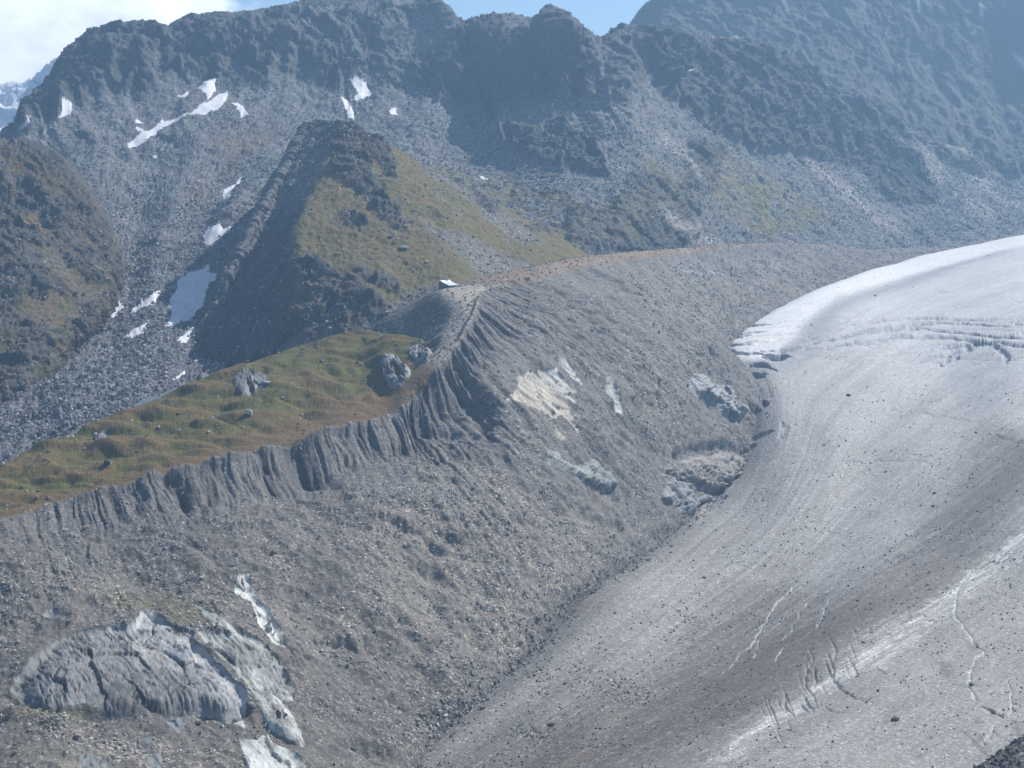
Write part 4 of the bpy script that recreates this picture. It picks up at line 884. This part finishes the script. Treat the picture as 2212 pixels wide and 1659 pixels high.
for pts, w in ((crop(*Z9, [(1900,910),(1930,950)]), 3), (crop(*Z9, [(1720,1020),(1760,1110)]), 4), (crop(*Z9, [(1860,1160),(1920,1150)]), 4), (crop(*Z9, [(1840,1440),(1900,1490),(1960,1560),(2020,1610)]), 1.6), (crop(*Z9, [(1870,1440),(1930,1450),(1980,1530)]), 1.4),
               (crop(*Z9, [(2150,1380),(2160,1430),(2190,1480)]), 2), (crop(*Z9, [(2020,1440),(2100,1500)]), 0.8), (crop(*Z9, [(1420,310),(1500,320)]), 1.2)):
    G.paint((0.13, 0.125, 0.12), G.brush(pts, w, wobble=1) * 0.8)
G.fx[..., 0] = np.clip(0.3 + 0.5 * dirt + 0.3 * medial, 0, 1) * 0.8; G.fx[..., 1] = 0.35; G.fx[..., 2] = 0.05
G.emit('glacier', M_ICE, kind='structure')
# the ice goes on to the right, out of the picture
e0 = G.P[::12, -1]; ne = len(e0); VX = np.concatenate([e0 + np.array([60.0 * q, 0, 0]) + np.array([0, 0, 2.2]) * fbm(e0[None] + np.array([60.0 * q, 0, 0]), 90, 3, seed=109)[0][:, None] * (q > 0) for q in range(26)])
ii, jj = np.meshgrid(np.arange(25), np.arange(ne - 1), indexing='ij'); a_ = (ii * ne + jj).ravel()
make_mesh('glacier', VX, np.stack([a_, a_ + ne, a_ + ne + 1, a_ + 1], 1)[:, ::-1], M_ICE, np.tile((0.27, 0.26, 0.245, 1.0), (len(VX), 1)), np.tile((0.4, 0.35, 0.05, 1.0), (len(VX), 1)), VX * 1.0, kind='structure')
log('glacier')
# ================================================================ near slope cutting the lower right corner
K = Patch([[(2060,1760,480),(2050,1700,520),(2100,1668,545),(2105,1700,560)],[(2160,1760,470),(2130,1680,520),(2152,1632,550),(2160,1670,570)],[(2260,1760,460),(2220,1660,520),(2215,1588,560),(2240,1640,590)],[(2500,1760,440),(2480,1600,500),(2420,1450,570),(2460,1540,610)]], step=2.2)
K.push(fbm(K.base, 5, 4, 0.65, seed=110) * 0.6, 2)
K.col[:] = (0.085, 0.085, 0.085); K.fx[..., 0] = 0.9; K.fx[..., 1] = 0.6
K.emit('near_moraine_slope', M_ROCK, kind='structure')
make_mesh('ground', np.array([(-4500, -1500, -620), (4500, -1500, -620), (4500, 6500, -620), (-4500, 6500, -620)], float), np.array([[0, 1, 2, 3]]), M_ROCK,
          np.tile((0.15, 0.15, 0.14, 1.0), (4, 1)), np.tile((0.5, 0.5, 0.5, 1.0), (4, 1)), np.zeros((4, 3)), kind='structure')
# ================================================================ loose stones and boulders
import bmesh
def ico_template(seed, sub=0):
    bm = bmesh.new(); bmesh.ops.create_icosphere(bm, subdivisions=sub + 1, radius=1.0)
    V = np.array([v.co[:] for v in bm.verts]); Fc = np.array([[v.index for v in f.verts] for f in bm.faces]); bm.free()
    r = np.random.default_rng(seed)
    ax = r.uniform(0.6, 1.25, 3); ax[2] *= 0.75
    for _ in range(9 if sub else 5):                          # split planes give the broken faces
        n = r.normal(size=3); n /= np.linalg.norm(n); k = r.uniform(0.45, 0.8)
        dd = V @ n; V = V - np.clip(dd - k, 0, None)[:, None] * n
    V = V + r.normal(size=V.shape) * (0.03 if sub else 0.09)
    return V * ax * 1.25, Fc
def rand_rot(r, n):
    q = r.normal(size=(n, 4)); q /= np.linalg.norm(q, axis=1)[:, None]; w, x, y, z = q.T
    return np.stack([1-2*(y*y+z*z), 2*(x*y-z*w), 2*(x*z+y*w), 2*(x*y+z*w), 1-2*(x*x+z*z), 2*(y*z-x*w), 2*(x*z-y*w), 2*(y*z+x*w), 1-2*(x*x+y*y)], 1).reshape(n, 3, 3)
TPL = [ico_template(200 + i) for i in range(6)]
def scatter(name, patch, weight, n, lo, hi, power, tones, seed, label=None, grow=0.0):
    """n loose stones lying on a sheet; weight says where"""
    r = np.random.default_rng(seed)
    w = (weight * 1.0); w[patch.PX < -60] = 0; w[patch.PX > 2280] = 0; w[patch.PY > 1760] = 0
    c = np.cumsum(w.ravel()); k = np.searchsorted(c, r.uniform(0, c[-1], n)); k = np.clip(k, 0, w.size - 1)
    pos = patch.P.reshape(-1, 3)[k]
    i, j = np.divmod(k, patch.nv)
    i2, j2 = np.clip(i + 1, 0, patch.nu - 1), np.clip(j + 1, 0, patch.nv - 1)
    a, b = r.uniform(0, 1, (2, n, 1))
    pos = pos + (patch.P[i2, j] - pos) * a + (patch.P[i, j2] - pos) * b
    size = lo + (hi - lo) * r.uniform(0, 1, n) ** power
    if grow: size *= (np.clip(pos[:, 1], 600, 4000) / 1000.0) ** grow
    tn = np.array(tones)[r.integers(0, len(tones), n)] * r.uniform(0.75, 1.25, (n, 1))
    R = rand_rot(r, n)
    Vs, Fs, Cs, base = [], [], [], 0
    t = r.integers(0, len(TPL), n)
    for q, (TV, TF) in enumerate(TPL):
        s = np.nonzero(t == q)[0]
        if not len(s): continue
        X = np.einsum('nij,kj->nki', R[s], TV) * (size[s] * 0.5)[:, None, None]
        X = X + pos[s][:, None, :] + np.array([0, 0, 1.0]) * (size[s] * 0.16)[:, None, None]
        Vs.append(X.reshape(-1, 3)); Cs.append(np.repeat(tn[s], len(TV), 0))
        Fs.append((TF[None] + (np.arange(len(s)) * len(TV))[:, None, None]).reshape(-1, 3) + base); base += len(s) * len(TV)
    V = np.concatenate(Vs); c4 = np.concatenate([np.concatenate(Cs), np.ones((len(V), 1))], 1)
    fx = np.tile((0.2, 0.25, 0.2, 1.0), (len(V), 1))
    make_mesh(name, V, np.concatenate(Fs), M_STONE, c4, fx, None, smooth=False, kind='stuff')
GREY, DK, PL, TN, CR = (0.2, 0.2, 0.205), (0.085, 0.085, 0.09), (0.42, 0.42, 0.41), (0.30, 0.26, 0.21), (0.5, 0.48, 0.44)
moro = slope_zone * (1 - 0.75 * wall) * (0.35 + 1.2 * np.clip(tan, 0, 1) + 0.5 * sstep(0, 0.4, fbm(H.base, 45, 3, seed=120))) * (0.1 + sstep(-0.1, 0.4, fbm(H.base, 30, 4, 0.65, seed=126)) * 1.5) * (khard == 0) * (hr > 0.9)
scatter('scattered_stones', H, moro, 42000, 0.3, 2.0, 6.0, [PL, PL, TN, CR, CR, (0.26, 0.25, 0.24)], 301, grow=0.35)
scatter('scattered_stones', H, band + farb * 0.5 + flank * 0.6, 5000, 0.6, 2.0, 4.0, [GREY, TN, PL], 302, grow=0.3)
scatter('scattered_stones', H, grass * (0.3 + sstep(0.1, 0.4, gn)), 1500, 0.5, 2.6, 5.0, [GREY, PL, (0.26, 0.26, 0.25)], 303)
bo = (1 - crag * 0.8) * (0.5 + 0.8 * valley) * (1 - green * 0.7) * (rf < 2.98) * (1 - sm) * (0.3 + sstep(-0.2, 0.4, fbm(B.base, 60, 3, seed=121)))
scatter('scattered_boulder_debris', B, bo, 52000, 0.9, 3.6, 3.0, [GREY, PL, (0.15, 0.15, 0.16), PL, (0.28, 0.28, 0.28)], 304)
scatter('scattered_stones', E, 0.12 + scree + dark_side * 0.3 + 0.3 * ecr, 8000, 0.6, 3.0, 4.0, [GREY, PL, (0.25, 0.25, 0.24)], 305)
scatter('scattered_stones', D, 0.4 + dcrag, 4500, 0.6, 2.6, 4.0, [GREY, PL, (0.25, 0.25, 0.24)], 306)
icew = (0.25 + dirt + 1.2 * medial + 1.0 * marg) * (0.15 + sstep(0.0, 0.35, fbm(G.base, 40, 4, 0.65, seed=125, stretch=(1, 1, 1)))) * (gr > 1.05) * (1 - 0.7 * up)
scatter('debris_on_the_ice', G, icew, 15000, 0.22, 1.3, 4.5, [DK, DK, GREY, (0.13, 0.125, 0.12), PL], 307, grow=0.5)
mg = G.brush([(1640,870),(1590,1010),(1480,1135),(1290,1270),(1230,1300),(1140,1420),(950,1560),(760,1720)], 9, wobble=5)
mh = H.brush([(1480,1132),(1350,1230),(1290,1262),(1220,1320),(1130,1420),(1030,1520),(930,1605)], 10, wobble=5) * (hr > 0.9)
scatter('margin_rubble', G, mg * (gr > 0.9), 2200, 0.4, 2.4, 5.0, [GREY, GREY, (0.14, 0.135, 0.13), PL], 309)
scatter('margin_rubble', H, mh, 1500, 0.4, 2.6, 4.5, [GREY, TN, (0.14, 0.135, 0.13), PL], 310)
scatter('scattered_stones', K, 1 + 0 * K.R, 1500, 0.3, 1.5, 3, [DK, GREY], 308)
log('stones')
# ---- boulders one can point to
stone_mats = {'dark': plain('dark_boulder', (0.075, 0.078, 0.08), 0.9), 'grey': plain('grey_boulder', (0.19, 0.19, 0.19), 0.9), 'pale': plain('pale_boulder', (0.42, 0.41, 0.39), 0.85), 'tan': plain('tan_boulder', (0.30, 0.25, 0.20), 0.9)}
protos = {}
for tname, tm in stone_mats.items():
    for q in range(4):
        V, Fc = ico_template(400 + q * 7 + len(tname), 2)
        o = make_mesh('boulder', V, Fc, tm, smooth=False); protos[tname, q] = o.data; bpy.data.objects.remove(o)
brng = np.random.default_rng(77); nb = [0]
def spot(patch, x, y):
    i, j = patch.find(x, y); p = patch.P[i, j]
    if patch in (H, G):                                   # at the ice margin the upper of the two sheets carries it
        o = G if patch is H else H; a, b = o.find(x, y); q = o.P[a, b]
        if abs(o.PXs[a, b] - x) + abs(o.PYs[a, b] - y) < 12 and np.linalg.norm(q) < np.linalg.norm(p): p = q
    return p
def boulder(patch, x, y, wpx, tone, label, group, flat=1.0, rot=None):
    p = spot(patch, x, y); s = wpx * p[1] / FOC
    o = bpy.data.objects.new('boulder', protos[tone, int(brng.integers(0, 4))]); C.objects.link(o)
    o.location = (p[0], p[1], p[2] + s * 0.20 * flat); o.scale = (s * 0.5, s * 0.5, s * 0.5 * flat)
    o.rotation_euler = (brng.uniform(-0.3, 0.3), brng.uniform(-0.3, 0.3), brng.uniform(0, 6.28) if rot is None else rot)
    o['label'] = label; o['category'] = 'boulder'; o['group'] = group; nb[0] += 1
    return o
GI, GM, GA, GE = 'boulders lying on the glacier', 'boulders on the moraine slope', 'boulders on the green meadow', 'boulders lined up along the ice margin'
named = [
 (G,Z9,1430,1352,21,'dark','big black boulder alone on clean ice in the lower right, its top pointed',GI),
 (G,Z9,275,500,12,'dark','dark boulder with a smear of debris on the left part of the glacier',GI),
 (G,Z9,1205,650,7,'dark','dark boulder in the middle of the brown debris band',GI),
 (G,Z9,1365,375,7,'dark','dark boulder above the brown band where the ice turns pale',GI),
 (G,Z9,1240,905,8,'dark','dark boulder on the edge where the brown band meets bright ice',GI),
 (G,Z9,1622,915,8,'grey','flat grey boulder between the bright ice stripe and the meltwater stream',GI),
 (G,Z9,1325,1195,7,'dark','dark boulder just right of the cluster of short crevasses',GI),
 (G,Z9,1925,925,9,'dark','dark boulder in the bend of the white meltwater stream',GI),
 (G,Z9,1890,1155,10,'dark','brownish boulder where the meltwater stream loops at its lower end',GI),
 (G,Z6,1310,298,6,'dark','lone dark boulder on the bright ice high on the glacier',GI),
 (G,Z6,925,466,6,'dark','dark boulder just above the long crevasses near the dark seam',GI),
 (G,Z6,1148,902,10,'dark','small heap-like dark boulder at the centre of the bright upper ice',GI),
 (G,Z6,1000,1205,6,'dark','left one of two dark boulders side by side on pale ice',GI),
 (G,Z6,1090,1211,5,'dark','right one of two dark boulders side by side on pale ice',GI),
 (G,Z6,1375,1363,7,'grey','flat grey boulder below the thin straight crack in the pale ice',GI),
 (G,Z6,1665,1500,7,'dark','upper one of two dark boulders where debris begins on the pale ice',GI),
 (G,Z6,1658,1578,8,'dark','lower one of two dark boulders where debris begins on the pale ice',GI),
 (G,Z8,1295,1410,17,'dark','broad dark boulder on dirty ice near the bottom centre',GI),
 (G,Z8,1275,1211,13,'grey','flat light grey slab on dirty ice just off the ice margin',GI),
 (G,Z8,1380,1156,8,'dark','dark upright boulder to the right of the flat grey slab',GI),
 (G,Z8,1632,942,8,'dark','roundish dark boulder on the ice opposite the gravelly slope foot',GI),
 (H,Z8,700,1306,16,'grey','tallest pointed grey boulder at the lower end of the boulder line',GE),
 (H,Z8,470,1386,22,'pale','long pale boulder resting left of the boulder line',GE),
 (H,Z8,525,1450,17,'tan','tan weathered boulder at the lowest end of the boulder line',GE),
 (H,Z8,620,1368,13,'pale','pale boulder second in the line from its lower end',GE),
 (G,Z8,885,1296,13,'grey','grey boulder just outside the boulder line on the ice side',GE),
 (H,Z8,1550,590,13,'dark','dark boulder at the upper end of the boulder line',GE),
 (H,Z8,1310,886,11,'grey','grey boulder in a gap halfway up the boulder line',GE),
 (H,Z8,85,635,14,'pale','bright pale block alone on tan gravel in the lower middle',GM),
 (H,Z7,520,205,15,'tan','brown topped boulder high on the left moraine below the meadow edge',GM),
 (H,Z7,390,218,12,'pale','pale boulder just left of the brown topped one',GM),
 (H,Z7,465,1508,19,'tan','large tan boulder under the dark undercut face of the big knob',GM),
 (H,Z7,1195,1400,14,'dark','dark round boulder among the light slabs under the big knob',GM),
 (H,Z7,720,822,11,'grey','grey boulder on top of the biggest bedrock knob',GM),
 (H,Z7,1020,880,12,'tan','brown boulder on the gravel above the big striated rib',GM),
 (H,Z5,1905,830,14,'grey','slanted boulder with a long shadow on the upper gravel slope',GM),
 (H,Z5,755,1055,8,'pale','pale yellowish boulder in the gullies under the moraine corner',GM),
 (H,Z6,107,1020,8,'dark','dark boulder on gravel left of the blue grey outcrop',GM),
 (H,Z5,2060,1020,7,'dark','small dark boulder between the pale streak and the blue grey outcrop',GM),
 (H,Z8,120,1512,20,'dark','very dark boulder in shade at the bottom left of the ice margin',GM),
 (H,Z4,1490,712,24,'dark','tall dark boulder on the skyline rim of the meadow',GA),
 (H,Z4,1617,842,18,'pale','pale boulder beside the dark broken outcrop in the meadow',GA),
 (H,Z4,650,1342,18,'dark','broad dark boulder in the lower part of the meadow',GA),
 (H,Z4,1080,1028,14,'grey','leaning grey boulder in the centre left of the meadow',GA),
 (H,Z4,1835,606,9,'dark','small dark boulder near the top of the meadow',GA),
 (H,Z4,1833,842,11,'pale','pale pointed boulder below the top of the meadow',GA),
 (H,Z4,1718,908,8,'pale','small pale boulder at the end of the faint meadow path',GA),
 (H,Z4,275,1320,11,'grey','grey boulder at the far left of the meadow',GA),
 (H,Z4,228,1500,12,'dark','dark low boulder at the left edge of the meadow',GA),
 (H,Z4,1840,1138,6,'dark','small dark boulder right on the broken meadow edge',GA),
 (B,Z4,300,932,14,'grey','grey block on the dark boulder field left of the meadow rim',GM),
 (B,Z4,88,1122,15,'dark','dark rounded block low at the left edge of the boulder field',GM),
 (B,Z4,1918,488,13,'pale','pale block in the rubble at the foot of the pointed peak',GM),
 (E,Z2,310,1465,14,'grey','grey slab on the grassy flank right of the pointed peak',GM),
 (E,Z2,395,1525,18,'grey','long dark topped slab lower on the grassy flank of the pointed peak',GM),
 (E,Z2,548,1605,9,'pale','small pale block at the lower end of the grassy flank',GM),
]
for p, z, cx, cy, w, tone, lab, g in named:
    (x, y), = crop(*z, [(cx, cy)]); boulder(p, x, y, w, tone, lab, g, 0.75 if w > 8 else 0.9)
def along(pts, n, spread):
    P_ = np.array(pts, float); L = np.concatenate([[0], np.cumsum(np.linalg.norm(np.diff(P_, axis=0), axis=1))]); t = brng.uniform(0, L[-1], n)
    return np.stack([np.interp(t, L, P_[:, 0]), np.interp(t, L, P_[:, 1])], 1) + brng.normal(size=(n, 2)) * spread
for x, y in along([(915,1560),(1000,1530),(1070,1495),(1100,1450),(1140,1420)], 56, 6): boulder(H, x - 3, y - 2, brng.uniform(5, 10), ['grey', 'pale', 'grey', 'dark'][int(brng.integers(0, 4))], 'one of the close set blocks in the line where moraine meets ice', GE)
for x, y in along([(1180,1390),(1230,1290),(1290,1262),(1350,1230)], 28, 5): boulder(H, x - 2, y, brng.uniform(4, 8), ['grey', 'pale', 'dark'][int(brng.integers(0, 3))], 'one of the scattered blocks on the upper part of the ice margin', GE)
for x, y in along(crop(*Z7, [(1050,850),(1180,840),(1340,880)]), 14, 5): boulder(H, x, y, brng.uniform(4, 7), ['grey', 'tan', 'dark'][int(brng.integers(0, 3))], 'one of the blocks strewn in a row above the long striated rib', GM)
for x, y in along([(1180,1480),(1400,1400),(1700,1300),(1950,1200),(2150,1080)], 70, 75): boulder(G, x, y, brng.uniform(2.6, 5), 'dark', 'small dark boulder among many on the debris covered ice', GI)
for x, y in along([(1700,1000),(1900,1050),(2150,950)], 22, 80): boulder(G, x, y, brng.uniform(2.2, 4), 'dark', 'tiny dark boulder on the pale upper ice', GI)
for x, y in along([(1600,1640),(1800,1600),(2000,1500),(2180,1400)], 26, 45): boulder(G, x, y, brng.uniform(2.2, 4.5), 'dark', 'tiny dark boulder on the smooth lower right ice', GI)
for x, y in along([(150,1000),(400,950),(650,850),(780,780)], 26, 38): boulder(H, x, y, brng.uniform(2.5, 5), ['grey', 'pale', 'dark'][int(brng.integers(0, 3))], 'small rock lying in the grass of the meadow', GA)
log('boulders', nb)
# ---- pale square block on the meadow
i, j = H.find(537, 900); p = H.P[i, j]
V, Fc = ico_template(5, 2); V = np.sign(V) * np.abs(V) ** 0.45 * np.array([2.3, 1.6, 2.2]); V[:, 2] += 1.6 + 0.25 * V[:, 0] * -1
pb = make_mesh('boulder', V + p, Fc, stone_mats['pale'], smooth=False); pb['label'] = 'whitish upright block standing alone in the middle of the green meadow'; pb['category'] = 'boulder'
# ================================================================ hut on the moraine shoulder
def prism(name, sec, y0, y1, mat, parent, smooth=False, **props):
    """section (x, z) swept along y"""
    n = len(sec); V = np.array([(x, y0, z) for x, z in sec] + [(x, y1, z) for x, z in sec]); me = bpy.data.meshes.new(name)
    faces = [tuple(range(n))[::-1], tuple(range(n, 2 * n))] + [(k, (k + 1) % n, n + (k + 1) % n, n + k) for k in range(n)]
    me.from_pydata(V.tolist(), [], faces); bm = bmesh.new(); bm.from_mesh(me); bmesh.ops.recalc_face_normals(bm, faces=bm.faces); bm.to_mesh(me); bm.free()
    me.materials.append(mat); o = bpy.data.objects.new(name, me); C.objects.link(o); o.parent = parent
    for a, b in props.items(): o[a] = b
    return o
i, j = H.find(958, 622); p = H.P[i, j]
hut = bpy.data.objects.new('mountain_hut', None); C.objects.link(hut)
hut.location = (p[0] - 4.0, p[1] + 3.0, p[2] - 0.4); hut.rotation_euler = (0, 0, math.radians(-38))
hut['label'] = 'small mountain hut with a shining metal roof on the crest of the moraine'; hut['category'] = 'hut'
m_wall = plain('hut_stone_wall', (0.14, 0.14, 0.145), 0.9); m_roof = plain('hut_metal_roof', (0.72, 0.75, 0.78), 0.35, 0.35, 0.06); m_wood = plain('hut_wood', (0.14, 0.05, 0.03), 0.8); m_glass = plain('hut_glass', (0.04, 0.05, 0.06), 0.15)
sec = [(0, -6), (0, 4.6), (1.9, 6.3), (4.6, 4.7), (10.2, 2.9), (10.2, -6)]
prism('wall', sec, 0, 10.5, m_wall, hut)
rf_sec = [(-0.5, 4.35), (1.9, 6.5), (4.7, 4.95), (10.9, 2.95), (10.9, 3.15), (4.8, 5.18), (1.9, 6.75), (-0.7, 4.5)]
rf_o = prism('roof', rf_sec, -0.4, 10.9, m_roof, hut)
prism('chimney', [(2.6, 5.6), (3.3, 5.6), (3.3, 7.3), (2.6, 7.3)], 6.2, 6.9, m_wall, rf_o)
dr = prism('door', [(6.6, -0.2), (7.6, -0.2), (7.6, 1.9), (6.6, 1.9)], -0.06, 0.0, m_wood, hut)
prism('handle', [(7.35, 0.8), (7.45, 0.8), (7.45, 0.95), (7.35, 0.95)], -0.12, -0.06, m_roof, dr)
for wx, wz in ((1.2, 2.8), (3.4, 2.8), (4.6, 0.8)):
    w_ = prism('window', [(wx, wz), (wx + 0.9, wz), (wx + 0.9, wz + 0.9), (wx, wz + 0.9)], -0.05, 0.0, m_wood, hut)
    prism('pane', [(wx + 0.12, wz + 0.12), (wx + 0.78, wz + 0.12), (wx + 0.78, wz + 0.78), (wx + 0.12, wz + 0.78)], -0.08, -0.05, m_glass, w_)
for yy in (2.0, 5.0, 8.0):
    w_ = prism('window', [(10.2, 0.7), (10.26, 0.7), (10.26, 1.7), (10.2, 1.7)], yy, yy + 1.1, m_wood, hut)
prism('terrace', [(10.2, -4), (13.0, -4), (13.0, -0.9), (10.2, -0.9)], 0.5, 10.5, plain('terrace_stone', (0.22, 0.21, 0.2), 0.9), hut)
bl = prism('orange_bundle', [(10.9, -0.9), (11.5, -0.9), (11.4, 0.5), (11.0, 0.6)], 7.5, 8.6, plain('orange_cloth', (0.6, 0.16, 0.05), 0.8), None)
bl.matrix_world = hut.matrix_basis.copy(); bl['label'] = 'orange bundle left on the terrace at the low wall of the hut'; bl['category'] = 'bundle'
V, Fc = ico_template(31, 2); V = V * np.array([0.8, 0.8, 1.0]); V[:, :2] *= np.clip(1.2 - 0.45 * (V[:, 2:3] + 1), 0.15, 1.2); V[:, 2] = V[:, 2] * 1.8 + 1.2
i, j = H.find(960, 619); q = H.P[i, j]
cn_ = make_mesh('cairn', V + q, Fc, stone_mats['dark'], smooth=False); cn_['label'] = 'dark pointed stone cairn in front of the hut roof'; cn_['category'] = 'cairn'
i, j = G.find(1685.9, 1148); q = G.P[i, j]
V, Fc = ico_template(61, 1)
yl = make_mesh('tarpaulin', V * np.array([2.0, 0.9, 0.35]) + q + np.array([0, 0, 0.2]), Fc, plain('yellow_cloth', (0.62, 0.42, 0.06), 0.7), smooth=False); yl['label'] = 'tiny yellow tarpaulin lying on the pale ice in the middle of the glacier'; yl['category'] = 'tarpaulin'
# ================================================================ air between the camera and the mountains
hz = make_mesh('haze', np.array([(x, y, z) for x in (-4600, 4600) for y in (-1600, 6600) for z in (-621, 1150)], float),
               np.array([[0, 1, 3, 2], [4, 6, 7, 5], [0, 4, 5, 1], [2, 3, 7, 6], [0, 2, 6, 4], [1, 5, 7, 3]]), bpy.data.materials.new('thin_mountain_air'), smooth=False, kind='stuff')
hm = hz.data.materials[0]; hm.use_nodes = True; hn = hm.node_tree.nodes; hn.clear()
pv = N(hn, 'ShaderNodeVolumePrincipled'); pv.inputs['Color'].default_value = (0.38, 0.65, 1.0, 1); pv.inputs['Density'].default_value = 0.00014; pv.inputs['Anisotropy'].default_value = 0.4
ho = N(hn, 'ShaderNodeOutputMaterial'); hm.node_tree.links.new(pv.outputs[0], ho.inputs['Volume'])
log('done')
